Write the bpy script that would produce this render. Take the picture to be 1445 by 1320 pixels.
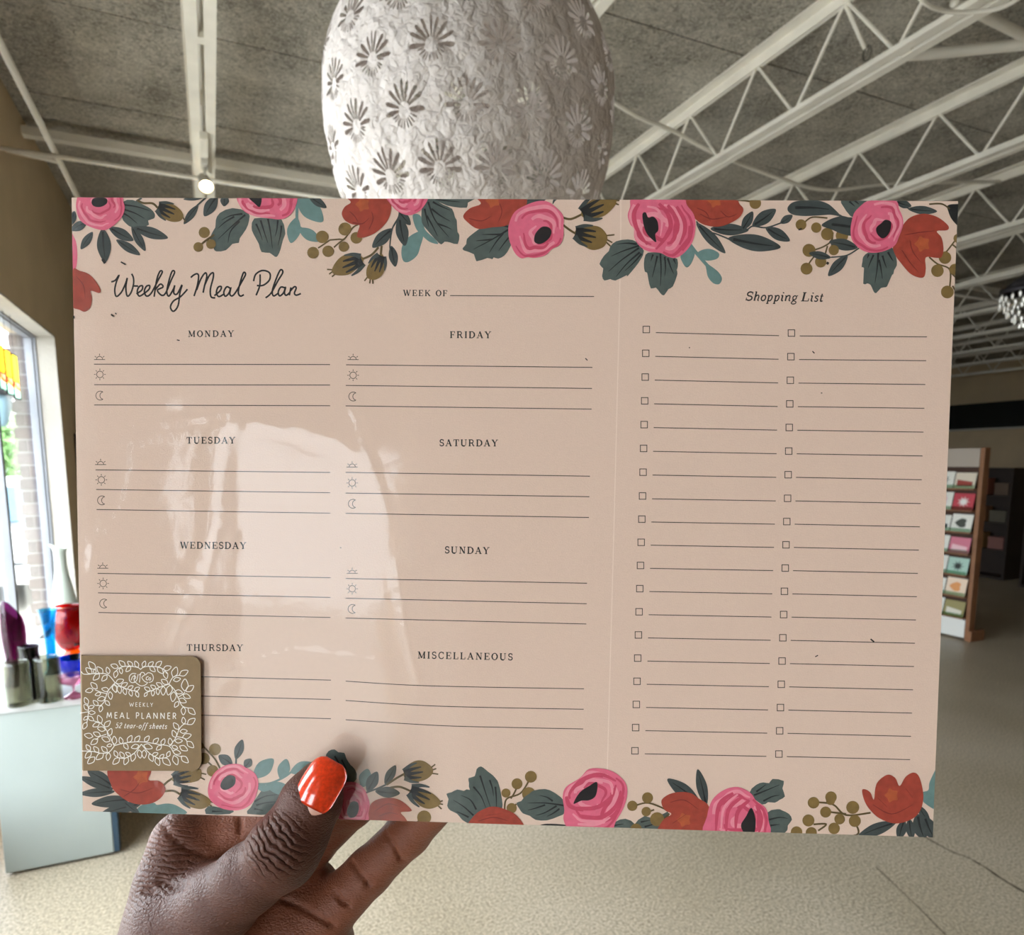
import bpy, bmesh, math, random
import numpy as np
from mathutils import Vector, Matrix, noise
from mathutils.geometry import tessellate_polygon, delaunay_2d_cdt

for o in list(bpy.data.objects): bpy.data.objects.remove(o)
random.seed(7)
sc = bpy.context.scene
COL = sc.collection
PI = math.pi

# ------------------------------------------------------------------ camera
IMG_W, IMG_H = 1445, 1320
FPX, PX, PY = 950.0, 722.0, 780.0              # focal length and principal point of the cropped photograph
YAW, PITCH, EYE = math.radians(23.8), math.radians(7.5), 1.5
FW = Vector((math.sin(YAW)*math.cos(PITCH), math.cos(YAW)*math.cos(PITCH), -math.sin(PITCH)))
RT = Vector((math.cos(YAW), -math.sin(YAW), 0))
UP = RT.cross(FW)
CAM = Vector((0, 0, EYE))
cd = bpy.data.cameras.new('camera'); cam = bpy.data.objects.new('camera', cd); COL.objects.link(cam)
cam.matrix_world = Matrix(((RT.x, UP.x, -FW.x, CAM.x), (RT.y, UP.y, -FW.y, CAM.y), (RT.z, UP.z, -FW.z, CAM.z), (0, 0, 0, 1)))
cd.sensor_fit = 'HORIZONTAL'; cd.sensor_width = 36; cd.lens = FPX/IMG_W*36
cd.shift_y = (PY-IMG_H/2)/IMG_W; cd.shift_x = -(PX-IMG_W/2)/IMG_W
cd.clip_start = 0.01; cd.clip_end = 300
cd.dof.use_dof = True; cd.dof.focus_distance = 0.238; cd.dof.aperture_fstop = 24
sc.camera = cam

# ------------------------------------------------------------------ light: overcast sky through the shop windows
EXPOSURE = 1.24
SKY = 5.2
w = bpy.data.worlds.new('world'); sc.world = w; w.use_nodes = True
bg = w.node_tree.nodes['Background']
bg.inputs[0].default_value = (0.90, 0.935, 1.0, 1); bg.inputs[1].default_value = SKY
vs = sc.view_settings
vs.view_transform = 'Standard'; vs.look = 'None'; vs.exposure = EXPOSURE; vs.gamma = 1
try: vs.use_curve_mapping = False
except Exception: pass

def portal(name, loc, rot, sx, sy):
    d = bpy.data.lights.new(name, 'AREA'); d.shape = 'RECTANGLE'; d.size = sx; d.size_y = sy
    d.cycles.is_portal = True
    o = bpy.data.objects.new(name, d); COL.objects.link(o); o.location = loc; o.rotation_euler = rot
    return o
# windows of the left wall (x = -1.0): one beside the display shelf, one beside the photographer
WIN_L = [(.6, 5.95), (-1.52, -0.44), (-.20, .22)]  # the last, narrow opening is unseen and added to light the pad
WZ0, WZ1 = 0.30, 2.42
for a, b in WIN_L: portal('window_left_offscreen', (-1.2, (a+b)/2, (WZ0+WZ1)/2), (0, -PI/2, 0), WZ1-WZ0, b-a)

# ------------------------------------------------------------------ helpers
def px_ray(x, y): return FW + RT*((x-PX)/FPX) - UP*((y-PY)/FPX)
def at_x(x, y, X): r = px_ray(x, y); return CAM + r*(X/r.x)
def at_y(x, y, Y): r = px_ray(x, y); return CAM + r*(Y/r.y)
def at_z(x, y, Z): r = px_ray(x, y); return CAM + r*((Z-EYE)/r.z)
def at_d(x, y, d): return CAM + px_ray(x, y)*d

def lin(c):
    return tuple((v/255/12.92 if v/255 <= .04045 else ((v/255+.055)/1.055)**2.4) for v in c)

def mat(name, rgb, rough=.6, var=0, scale=20, bump=0, bscale=60, metal=0, spec=.5, coat=0, obj_coords=True, detail=4, emis=None, estr=0):
    m = bpy.data.materials.new(name); m.use_nodes = True
    nt = m.node_tree; N = nt.nodes; b = N['Principled BSDF']
    c = lin(rgb)
    b.inputs['Base Color'].default_value = (*c, 1); b.inputs['Roughness'].default_value = rough
    b.inputs['Metallic'].default_value = metal; b.inputs['Specular IOR Level'].default_value = spec
    b.inputs['Coat Weight'].default_value = coat
    if emis: b.inputs['Emission Color'].default_value = (*lin(emis), 1); b.inputs['Emission Strength'].default_value = estr
    if var or bump:
        tc = N.new('ShaderNodeTexCoord')
    if var:
        n = N.new('ShaderNodeTexNoise'); n.inputs['Scale'].default_value = scale; n.inputs['Detail'].default_value = detail
        nt.links.new(tc.outputs['Object'], n.inputs['Vector'])
        r = N.new('ShaderNodeValToRGB')
        r.color_ramp.elements[0].position = .3; r.color_ramp.elements[1].position = .7
        r.color_ramp.elements[0].color = (*[v*(1-var) for v in c], 1); r.color_ramp.elements[1].color = (*[min(1, v*(1+var)) for v in c], 1)
        nt.links.new(n.outputs['Fac'], r.inputs['Fac']); nt.links.new(r.outputs['Color'], b.inputs['Base Color'])
    if bump:
        n2 = N.new('ShaderNodeTexNoise'); n2.inputs['Scale'].default_value = bscale; n2.inputs['Detail'].default_value = 5
        nt.links.new(tc.outputs['Object'], n2.inputs['Vector'])
        bp = N.new('ShaderNodeBump'); bp.inputs['Strength'].default_value = bump; bp.inputs['Distance'].default_value = .02
        nt.links.new(n2.outputs['Fac'], bp.inputs['Height']); nt.links.new(bp.outputs['Normal'], b.inputs['Normal'])
    return m

def glass_mat(name, rgb, rough=.03, ior=1.45, gloss=1.0, bump=0, bscale=10, density=1.0):
    """clear or tinted thin glass: transparent light with a Fresnel gloss on top"""
    m = bpy.data.materials.new(name); m.use_nodes = True
    nt = m.node_tree; N = nt.nodes; N.clear()
    out = N.new('ShaderNodeOutputMaterial'); mx = N.new('ShaderNodeMixShader')
    t = N.new('ShaderNodeBsdfTransparent'); t.inputs[0].default_value = (*[v**density for v in lin(rgb)], 1)
    g = N.new('ShaderNodeBsdfGlossy'); g.inputs['Roughness'].default_value = rough; g.inputs[0].default_value = (gloss, gloss, gloss, 1)
    fr = N.new('ShaderNodeFresnel')
    ge = N.new('ShaderNodeNewGeometry'); mr = N.new('ShaderNodeMapRange')          # both faces of a thin pane reflect alike
    mr.inputs[3].default_value = ior; mr.inputs[4].default_value = 1/ior
    nt.links.new(ge.outputs['Backfacing'], mr.inputs[0]); nt.links.new(mr.outputs[0], fr.inputs['IOR'])
    nt.links.new(fr.outputs[0], mx.inputs[0]); nt.links.new(t.outputs[0], mx.inputs[1]); nt.links.new(g.outputs[0], mx.inputs[2])
    nt.links.new(mx.outputs[0], out.inputs[0])
    if bump:
        tc = N.new('ShaderNodeTexCoord'); n2 = N.new('ShaderNodeTexNoise'); n2.inputs['Scale'].default_value = bscale; n2.inputs['Detail'].default_value = 3
        nt.links.new(tc.outputs['Object'], n2.inputs['Vector'])
        bp = N.new('ShaderNodeBump'); bp.inputs['Strength'].default_value = bump; bp.inputs['Distance'].default_value = .01
        nt.links.new(n2.outputs['Fac'], bp.inputs['Height']); nt.links.new(bp.outputs['Normal'], g.inputs['Normal']); nt.links.new(bp.outputs['Normal'], fr.inputs['Normal'])
    return m

class MB:
    """collects shapes for ONE mesh object"""
    def __init__(s): s.v = []; s.f = []; s.m = []; s.mats = []
    def mi(s, m):
        if m not in s.mats: s.mats.append(m)
        return s.mats.index(m)
    def add(s, vs, fs, m=None):
        k = len(s.v); s.v += [tuple(v) for v in vs]; i = s.mi(m)
        for f in fs: s.f.append(tuple(k+j for j in f)); s.m.append(i)
        return s
    def box(s, a, b, m=None):
        (x0, y0, z0), (x1, y1, z1) = a, b
        vs = [(x0,y0,z0),(x1,y0,z0),(x1,y1,z0),(x0,y1,z0),(x0,y0,z1),(x1,y0,z1),(x1,y1,z1),(x0,y1,z1)]
        return s.add(vs, [(0,3,2,1),(4,5,6,7),(0,1,5,4),(1,2,6,5),(2,3,7,6),(3,0,4,7)], m)
    def tube(s, pts, r, m=None, n=8, cap=True):
        pts = [Vector(p) for p in pts]; rs = r if isinstance(r, (list, tuple)) else [r]*len(pts)
        vs = []; fs = []; L = len(pts)
        d0 = (pts[1]-pts[0]).normalized()
        a = d0.orthogonal().normalized()
        for i, p in enumerate(pts):
            d = ((pts[min(i+1, L-1)]-pts[max(i-1, 0)])).normalized()
            a = (a - d*a.dot(d)).normalized(); b = d.cross(a)
            for k in range(n):
                t = 2*PI*k/n; vs.append(p + (a*math.cos(t)+b*math.sin(t))*rs[i])
        for i in range(L-1):
            for k in range(n):
                k2 = (k+1) % n; fs.append((i*n+k, i*n+k2, (i+1)*n+k2, (i+1)*n+k))
        if cap: fs.append(tuple(range(n-1, -1, -1))); fs.append(tuple((L-1)*n+k for k in range(n)))
        return s.add(vs, fs, m)
    def lathe(s, prof, m=None, n=32, c=(0,0,0), fn=None, cap=True):
        vs = []; fs = []
        for (r, z) in prof:
            for k in range(n):
                t = 2*PI*k/n; rr, zz = (r, z) if fn is None else fn(r, z, t)
                vs.append((c[0]+rr*math.cos(t), c[1]+rr*math.sin(t), c[2]+zz))
        for i in range(len(prof)-1):
            for k in range(n):
                k2 = (k+1) % n; fs.append((i*n+k, i*n+k2, (i+1)*n+k2, (i+1)*n+k))
        if cap:
            fs.append(tuple(range(n-1, -1, -1))); L = len(prof)-1; fs.append(tuple(L*n+k for k in range(n)))
        return s.add(vs, fs, m)
    def build(s, name, mat=None, parent=None, smooth=False, bevel=0):
        me = bpy.data.meshes.new(name); me.from_pydata(s.v, [], s.f)
        ms = [x if x else mat for x in s.mats]
        for x in ms: me.materials.append(x)
        me.polygons.foreach_set('material_index', s.m)
        if smooth: me.polygons.foreach_set('use_smooth', [True]*len(me.polygons))
        me.validate(); me.update()
        o = bpy.data.objects.new(name, me); COL.objects.link(o)
        if parent: o.parent = parent
        if bevel:
            b = o.modifiers.new('bevel', 'BEVEL'); b.width = bevel; b.segments = 2; b.limit_method = 'ANGLE'
        return o

def tag(o, label=None, cat=None, group=None, kind=None):
    if label: o['label'] = label
    if cat: o['category'] = cat
    if group: o['group'] = group
    if kind: o['kind'] = kind
    return o
def empty(name, loc=(0,0,0), rz=0):
    o = bpy.data.objects.new(name, None); COL.objects.link(o); o.location = loc; o.rotation_euler = (0,0,rz); o.empty_display_size = .05
    return o
def share(src, name, parent=None, loc=None, rot=None, scale=None):
    o = bpy.data.objects.new(name, src.data); COL.objects.link(o)
    if parent: o.parent = parent
    if loc is not None: o.location = loc
    if rot is not None: o.rotation_euler = rot
    if scale is not None: o.scale = scale
    return o
def copy_tree(o, parent=None):
    c = o.copy(); COL.objects.link(c); c.parent = parent
    for ch in list(o.children): copy_tree(ch, c)
    return c
def catmull(pts, n=6, closed=False):
    P = [Vector((p[0], p[1], p[2] if len(p) > 2 else 0)) for p in pts]; out = []; L = len(P)
    rng = range(L) if closed else range(L-1)
    for i in rng:
        p0 = P[(i-1) % L] if closed else P[max(i-1, 0)]
        p1 = P[i]; p2 = P[(i+1) % L] if closed else P[i+1]
        p3 = P[(i+2) % L] if closed else P[min(i+2, L-1)]
        for k in range(n):
            t = k/n
            out.append(.5*((2*p1)+(p2-p0)*t+(2*p0-5*p1+4*p2-p3)*t*t+(3*p1-p0-3*p2+p3)*t**3))
    if not closed: out.append(P[-1])
    return out
# ------------------------------------------------------------------ materials of the room
M = {}
M['wall'] = mat('wall_paint', (216,194,160), .8, .05, 3, .08, 180)
M['reveal'] = mat('white_window_reveal', (186,180,170), .7, .05, 6, .15, 40)
M['alu'] = mat('grey_window_metal', (150,152,158), .4, .05, 10, metal=.3)
M['white'] = mat('white_paint', (214,212,204), .5, .04, 8)
M['joist'] = mat('white_joist_paint', (246,241,230), .5, .06, 6)
M['black'] = mat('black_band', (14,18,16), .6, .3, 5)
M['pane'] = glass_mat('window_glass', (252,255,255), .01, 1.4)

def deck_mat():
    m = bpy.data.materials.new('wood_fibre_deck'); m.use_nodes = True
    nt = m.node_tree; N = nt.nodes; b = N['Principled BSDF']; b.inputs['Roughness'].default_value = .95; b.inputs['Specular IOR Level'].default_value = .1
    g = N.new('ShaderNodeNewGeometry')
    n1 = N.new('ShaderNodeTexNoise'); n1.inputs['Scale'].default_value = 38; n1.inputs['Detail'].default_value = 8; n1.inputs['Roughness'].default_value = .75; n1.inputs['Distortion'].default_value = 1.6
    n2 = N.new('ShaderNodeTexNoise'); n2.inputs['Scale'].default_value = 2.2; n2.inputs['Detail'].default_value = 3
    for n in (n1, n2): nt.links.new(g.outputs['Position'], n.inputs['Vector'])
    r = N.new('ShaderNodeValToRGB'); e = r.color_ramp.elements
    e[0].position = .36; e[0].color = (*lin((120,115,106)), 1); e[1].position = .64; e[1].color = (*lin((222,216,204)), 1)
    ad = N.new('ShaderNodeMath'); ad.operation = 'MULTIPLY_ADD'; ad.inputs[1].default_value = .35
    nt.links.new(n2.outputs['Fac'], ad.inputs[0]); 
    sb = N.new('ShaderNodeMath'); sb.operation = 'SUBTRACT'; sb.inputs[1].default_value = .175
    nt.links.new(n1.outputs['Fac'], ad.inputs[2]); nt.links.new(ad.outputs[0], sb.inputs[0])
    nt.links.new(sb.outputs[0], r.inputs['Fac']); nt.links.new(r.outputs['Color'], b.inputs['Base Color'])
    bp = N.new('ShaderNodeBump'); bp.inputs['Strength'].default_value = .6; bp.inputs['Distance'].default_value = .01
    nt.links.new(n1.outputs['Fac'], bp.inputs['Height']); nt.links.new(bp.outputs['Normal'], b.inputs['Normal'])
    return m
M['deck'] = deck_mat()

def floor_mat():
    m = bpy.data.materials.new('speckled_terrazzo'); m.use_nodes = True
    nt = m.node_tree; N = nt.nodes; b = N['Principled BSDF']; b.inputs['Roughness'].default_value = .38; b.inputs['Specular IOR Level'].default_value = .4
    g = N.new('ShaderNodeNewGeometry')
    v = N.new('ShaderNodeTexNoise'); v.inputs['Scale'].default_value = 110; v.inputs['Detail'].default_value = 6; v.inputs['Roughness'].default_value = .7
    n = N.new('ShaderNodeTexNoise'); n.inputs['Scale'].default_value = 1.3; n.inputs['Detail'].default_value = 4
    for q in (v, n): nt.links.new(g.outputs['Position'], q.inputs['Vector'])
    r = N.new('ShaderNodeValToRGB'); e = r.color_ramp.elements
    e[0].position = .34; e[0].color = (*lin((122,112,94)), 1); e[1].position = .62; e[1].color = (*lin((220,206,184)), 1)
    nt.links.new(v.outputs['Fac'], r.inputs['Fac'])
    r2 = N.new('ShaderNodeValToRGB'); e = r2.color_ramp.elements
    e[0].position = .3; e[0].color = (.78, .76, .70, 1); e[1].position = .7; e[1].color = (1, 1, 1, 1)
    nt.links.new(n.outputs['Fac'], r2.inputs['Fac'])
    mx = N.new('ShaderNodeMix'); mx.data_type = 'RGBA'; mx.blend_type = 'MULTIPLY'; mx.inputs[0].default_value = 1
    nt.links.new(r.outputs['Color'], mx.inputs[6]); nt.links.new(r2.outputs['Color'], mx.inputs[7])
    nt.links.new(mx.outputs[2], b.inputs['Base Color'])
    return m
M['floor'] = floor_mat()

X0, X1, Y0, Y1, ZC = -1.0, 15.6, -5.0, 14.0, 3.7
TW = .27                                             # thickness of the outer walls
# floor
fl = MB().box((X0-TW, Y0-TW, -.15), (X1+.2, Y1+.2, 0)).build('floor', M['floor']); tag(fl, 'speckled beige terrazzo shop floor with fine cracks', 'floor', kind='structure')
# a few hairline cracks, slightly sunken dark lines
cr = mat('dark_crack', (70,60,45), .9)
def crack(pts, wd):
    P = catmull(pts, 5); mb = MB()
    vs = []; fs = []
    for i, p in enumerate(P):
        d = (P[min(i+1, len(P)-1)]-P[max(i-1, 0)]).normalized(); nrm = Vector((-d.y, d.x, 0)); ww = wd*(.5+.8*random.random())
        vs += [p+nrm*ww, p-nrm*ww]
    for i in range(len(P)-1): fs.append((2*i, 2*i+1, 2*i+3, 2*i+2))
    vs = [(v[0], v[1], .0006) for v in vs]
    return mb.add(vs, fs).build('crack', cr, fl)
crack([(2.62,2.2,0),(2.56,1.62,0),(2.575,1.5,0),(2.57,1.43,0),(2.545,1.30,0),(2.53,.9,0)], .0045)
crack([(2.2,1.6,0),(2.05,1.2,0),(1.9,1.05,0)], .002)
# ceiling: slab with the fibre planks hung below it, one plank for each joist bay
ce = MB().box((X0-TW, Y0-TW, ZC+.05), (X1+.2, Y1+.2, ZC+.2)).build('ceiling', mat('roof_underside', (40,38,35), .9)); tag(ce, 'grey wood-fibre plank ceiling over white steel joists', 'ceiling', kind='structure')
JX = [.05 + 1.395*i for i in range(11)]
ys = [Y0] + [.135 + k*1.0 for k in range(-5, 14)] + [Y1]
xs = [X0-.05] + JX + [X1]
cache = {}
for i in range(len(xs)-1):
    for j in range(len(ys)-1):
        wx, wy = xs[i+1]-xs[i], ys[j+1]-ys[j]; key = (round(wx, 3), round(wy, 3))
        loc = (xs[i], ys[j], ZC+random.uniform(0, .006))
        if key not in cache:
            cache[key] = MB().box((.002, .006, 0), (wx-.002, wy-.006, .05)).build('plank', M['deck'], ce); cache[key].location = loc
        else: share(cache[key], 'plank', ce, loc)

# walls
def wall_with_openings(axis, pos, thick, a0, a1, z1, ops, name, m, label):
    """boxes around rectangular openings (a, b, z0, z1) in a wall of constant x or y"""
    mb = MB()
    def bx(u0, u1, za, zb):
        if u1-u0 < 1e-4 or zb-za < 1e-4: return
        if axis == 'x': mb.box((min(pos, pos+thick), u0, za), (max(pos, pos+thick), u1, zb))
        else: mb.box((u0, min(pos, pos+thick), za), (u1, max(pos, pos+thick), zb))
    u = a0
    for (a, b, za, zb) in sorted(ops):
        bx(u, a, 0, z1); bx(a, b, 0, za); bx(a, b, zb, z1); u = b
    bx(u, a1, 0, z1)
    return tag(mb.build(name, m), label, 'wall', kind='structure')
wall_with_openings('x', X0, -TW, Y0-TW, Y1+.2, ZC+.05, [(a, b, WZ0-.03, WZ1) for a, b in WIN_L], 'wall_left', M['wall'], 'tan painted wall with deep white window recesses')
wall_with_openings('y', Y0, -TW, X0, X1, ZC+.05, [], 'wall_front', M['wall'], 'tan painted wall behind the photographer')
tag(MB().box((X1, Y0-TW, 0), (X1+.2, Y1+.2, ZC+.05)).build('wall_right', M['wall']), 'dim brown far wall under the black band', 'wall', kind='structure')
tag(MB().box((X0, Y1, 0), (X1, Y1+.2, ZC+.05)).build('wall_back', M['wall']), 'dim brown back wall behind the planner', 'wall', kind='structure')
tag(MB().box((X1-.35, Y0, 2.26), (X1, Y1, 2.80)).box((X1-.37, Y0, 2.235), (X1-.02, Y1, 2.262), M['white']).build('trim_1', M['black']), 'long black band along the far wall with a thin pale lower lip', 'band', kind='structure')

# windows of the left wall
def left_window(n, a, b, mulls, label):
    t = empty('window_%d' % n, (X0-.13, (a+b)/2, WZ0)); tag(t, label, 'window', kind='structure')
    oy = (a+b)/2; xo = X0-.13
    def L(p): return (p[0]-xo, p[1]-oy, p[2]-WZ0)
    fr = MB(); th = .03
    fr.box(L((xo-.05, a, WZ1-th)), L((xo+.0, b, WZ1))); fr.box(L((xo-.05, a, WZ0)), L((xo, b, WZ0+th)))
    fr.box(L((xo-.05, a, WZ0+th)), L((xo, a+th, WZ1-th))); fr.box(L((xo-.05, b-th, WZ0+th)), L((xo, b, WZ1-th)))
    fr.box(L((xo, b-.022, WZ0)), L((xo+.018, b, WZ1))); fr.box(L((xo, a, WZ1-.022)), L((xo+.018, b, WZ1)))
    fr.build('window_frame', M['alu'], t, bevel=.004)
    rv = MB(); q = .012
    rv.box(L((xo+.018, b-q, WZ0)), L((X0+.004, b, WZ1))); rv.box(L((xo+.018, a, WZ0)), L((X0+.004, a+q, WZ1)))
    rv.box(L((xo+.018, a+q, WZ1-q)), L((X0+.004, b-q, WZ1)))
    rv.build('window_reveal', M['reveal'], t)
    MB().box(L((xo-.06, a, WZ0-.03)), L((X0+.02, b, WZ0))).build('window_sill', M['white'], t)
    ed = [a+th] + mulls + [b-th]
    for y in mulls:
        MB().box(L((xo-.045, y-.022, WZ0+th)), L((xo+.012, y+.022, WZ1-th))).build('mullion', M['alu'], t, bevel=.003)
    for i in range(len(ed)-1):
        MB().box(L((xo-.03, ed[i]+(.022 if i else 0), WZ0+th)), L((xo-.024, ed[i+1]-(.022 if i < len(ed)-2 else 0), WZ1-th))).build('pane', M['pane'], t)
    return t
left_window(1, *WIN_L[0], [1.9, 3.4, 4.85], 'shop window in a deep white recess beside the glass vases')
left_window(2, *WIN_L[1], [-.63], 'shop window beside the photographer')
left_window(3, *WIN_L[2], [], 'narrow unseen window added for light between the two wide ones')
# ------------------------------------------------------------------ open-web joists
def joist(x, label):
    t = empty('roof_joist', (x, 0, ZC)); tag(t, label, 'joist', 'white open-web joists under the ceiling')
    return t
ZB = 3.262
web_src = None; top_src = bot_src = None
ZM = (ZB+ZC)/2
HALF = .285
ymin, ymax = Y0+.05, Y1-.05
JL = {1: 'white open-web steel joist passing close beside the paper lantern', 2: 'white open-web steel joist with the ringed hook rod', 3: 'white open-web steel joist crossed by the bent pale conduit', 4: 'white open-web steel joist above the card rack', 5: 'white open-web steel joist next beyond the card rack'}
for ji, x in enumerate(JX):
    t = joist(x, 'white open-web steel joist carrying the lit track lamp' if ji == 0 else JL.get(ji, 'white open-web steel joist spanning the dim far end of the ceiling'))
    if top_src is None:
        tm = MB()
        tm.box((-.075, ymin, -.008), (-.006, ymax, 0)); tm.box((.006, ymin, -.008), (.075, ymax, 0))
        tm.box((-.014, ymin, -.06), (-.006, ymax, -.008)); tm.box((.006, ymin, -.06), (.014, ymax, -.008))
        top_src = tm.build('top_chord', M['joist'], t)
        bm_ = MB()
        bm_.box((-.060, ymin, ZB-ZC), (-.012, ymax, ZB-ZC+.007)); bm_.box((.012, ymin, ZB-ZC), (.060, ymax, ZB-ZC+.007))
        bm_.box((-.019, ymin, ZB-ZC+.007), (-.012, ymax, ZB-ZC+.05)); bm_.box((.012, ymin, ZB-ZC+.007), (.019, ymax, ZB-ZC+.05))
        yy = ymin+.3
        while yy < ymax: bm_.box((-.012, yy, ZB-ZC+.004), (.012, yy+.05, ZB-ZC+.03)); yy += 1.14
        bot_src = bm_.build('bottom_chord', M['joist'], t)
    else:
        share(top_src, 'top_chord', t); share(bot_src, 'bottom_chord', t)
    k0 = -8; yb = 2.83 + (ji % 2)*-.07
    for k in range(-9, 38):
        ya, yb_ = yb+k*HALF, yb+(k+1)*HALF
        if ya < max(ymin, .5) or yb_ > ymax: continue
        za, zb = (ZB-ZC+.03, -.04) if k % 2 == 0 else (-.04, ZB-ZC+.03)
        if web_src is None:
            web_src = {}
        key = k % 2
        if key not in web_src:
            web_src[key] = MB().tube([(0, 0, za), (0, HALF, zb)], .009, n=6).build('web_bar', M['joist'], t); web_src[key].location = (0, ya, 0)
        else: share(web_src[key], 'web_bar', t, (0, ya, 0))
# pipes and braces across the joists
def rod(name, pts, r, label, cat, m=None, group=None, n=8):
    P = catmull(pts, 8) if len(pts) > 2 else [Vector(p) for p in pts]
    return tag(MB().tube(P, r, n=n).build(name, m or M['joist'], smooth=True), label, cat, group)
rod('ceiling_pipe', [(X0, 4.83, ZB-.012), (X1-.4, 4.83, ZB-.012)], .013, 'thin white brace rod running across under the joists', 'pipe')
tag(MB().box((X0, 5.46, ZC-.115), (X1-.4, 5.53, ZC-.065)).build('cross_beam', M['joist']), 'white square bar crossing above the thin brace rod', 'beam')
rod('wall_pipe', [(-.735, -1.0, ZB+.020), (-.735, Y1-.05, ZB+.020)], .018, 'white pipe running along the tan wall near the ceiling', 'pipe')
wp = bpy.data.objects['wall_pipe']
br = MB().tube([(-.735, 5.0, ZB+.020), (X0-.005, 5.0, ZB+.045)], .012, n=6).build('bracket', M['joist'], wp)
rod('sagging_cable', [(.9,3.02,3.60),(2.053,3.304,3.4),(2.529,3.429,3.4),(2.9,3.50,3.37),(3.55,3.60,3.36),(4.016,3.649,3.385),(4.6,3.6,3.5),(5.63,3.5,3.64)], .012, 'white cable sagging between the ceiling joists', 'cable', n=6)
rod('ceiling_conduit', [(3.33,2.66,3.6),(3.47,2.61,3.6),(3.862,2.346,3.6),(4.5,1.95,3.6)], .028, 'pale conduit bending across the ceiling between two joists', 'conduit')
rod('slanted_conduit', [(3.25,2.30,3.62),(3.402,2.306,3.62),(3.825,2.325,3.62),(4.5,2.36,3.62)], .024, 'straight pale conduit crossing the joists beside the bent one', 'conduit')
rod('flexible_conduit', [(2.42,1.93,3.30),(2.487,1.889,3.2),(2.617,1.896,3.2),(2.736,1.853,3.2),(2.808,1.782,3.2),(2.86,1.70,3.24)], .008, 'ribbed flexible conduit looping under a joist', 'conduit')
hk = tag(MB().tube([(2.84,2.56,3.67),(2.84,2.42,3.385)], .010, n=6).build('ceiling_hook', M['joist']), 'white rod with a ring at its end hanging from a joist', 'hook')
ring = [(2.84, 2.41+.022*math.cos(2*PI*k/16), 3.363+.03*math.sin(2*PI*k/16)) for k in range(17)]
MB().tube(ring, .005, n=6, cap=False).build('ring', mat('grey_ring', (120,116,110), .4, metal=.5), hk)

# track with its lit lamp on the first joist
tr = tag(MB().box((.03, 4.2, ZB-.035), (.07, 4.75, ZB)).build('light_track', M['joist']), 'white lighting track under the joist above the display shelf', 'track')
def track_lamp(loc, label, aim, power):
    t = empty('track_lamp', loc); tag(t, label, 'lamp')
    z = ZB-.035-loc[2]
    d = Vector(aim).normalized(); rot = d.to_track_quat('-Z', 'Y').to_euler()
    MB().box((-.018, -.05, z-.03), (.018, .05, z)).build('track_adapter', M['white'], t, bevel=.004)
    MB().tube([(0, 0, z-.03), (0, 0, .02)], .008).build('stem', M['white'], t)
    h = MB().lathe([(.014,.075),(.03,.07),(.034,.02),(.042,-.04),(.040,-.042),(.032,-.01)], n=24, cap=False).build('lamp_head', M['white'], t, smooth=True); h.rotation_euler = rot
    b = MB().lathe([(.001,-.030),(.02,-.032),(.036,-.026),(.036,-.022),(.001,-.022)], n=24).build('bulb', BULB, t, smooth=True); b.rotation_euler = rot
    l = bpy.data.lights.new('track_lamp_light', 'SPOT'); l.energy = power; l.color = (1, .80, .55); l.spot_size = .58; l.shadow_soft_size = .035; l.spot_blend = .6
    lo = bpy.data.objects.new('track_lamp_light', l); COL.objects.link(lo); lo.parent = t; lo.rotation_euler = rot; lo.location = d*.05
    return t
BULB = mat('lit_bulb', (255,235,200), .4, emis=(255,226,170), estr=7)
lp = Vector((.05, 4.50, 3.105))
track_lamp(lp, 'lit white track lamp hanging below the joist by the window wall', (.12,-.75,-.72), 20)
# ------------------------------------------------------------------ outside the window: pier, lamp, car, street, tree
st = tag(MB().box((-40, -30, -.25), (X0-TW, 60, -.12)).build('pavement', mat('pale_pavement', (170,168,162), .9, .1, .8)), 'pale street pavement outside the shop windows', 'pavement', kind='structure')
tag(MB().box((X0-TW, -40, -.25), (40, Y0-TW, -.12)).build('forecourt', mat('pale_forecourt', (170,168,162), .9, .1, .8)), 'pale forecourt outside the shop front', 'pavement', kind='structure')
# brick pier beside the window, bricks one by one
pier = MB().box((-1.272, 5.935, -.12), (-1.165, 5.949, 2.42)).build('brick_pier', mat('pier_mortar', (150,146,144), .9, .1, 30)); tag(pier, 'mauve brick pier standing outside the window', 'pier', kind='structure')
bmats = [mat('mauve_brick_%s' % n, c, .85, .15, 25, .3, 60) for n, c in (('grey', (84,72,74)), ('red', (88,70,68)), ('pale', (104,92,92)))]
bsrc = {}
for i in range(23):
    z = .30 + i*.092
    off = 0 if i % 2 else .11
    for lay, (y, d) in enumerate(((5.925, .05),)):
        x = -1.275
        widths = ([.110] if i % 2 else [.06, .05])
        for j, wd in enumerate(widths):
            out = .013 if i % 2 else 0
            key = (j, i % 2, random.randrange(3))
            if key not in bsrc:
                bsrc[key] = MB().box((0, 0, 0), (wd-.006+(out if j == 0 else 0), .024, .080)).build('brick', bmats[key[2]], pier, bevel=.004); b = bsrc[key]
            else:
                b = share(bsrc[key], 'brick', pier); bm0 = b.modifiers.new('bevel', 'BEVEL'); bm0.width = .004; bm0.segments = 2
            b.location = (x + sum(widths[:j]) - (out if j == 0 else 0), y+random.uniform(-.004, .004), z)
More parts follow.
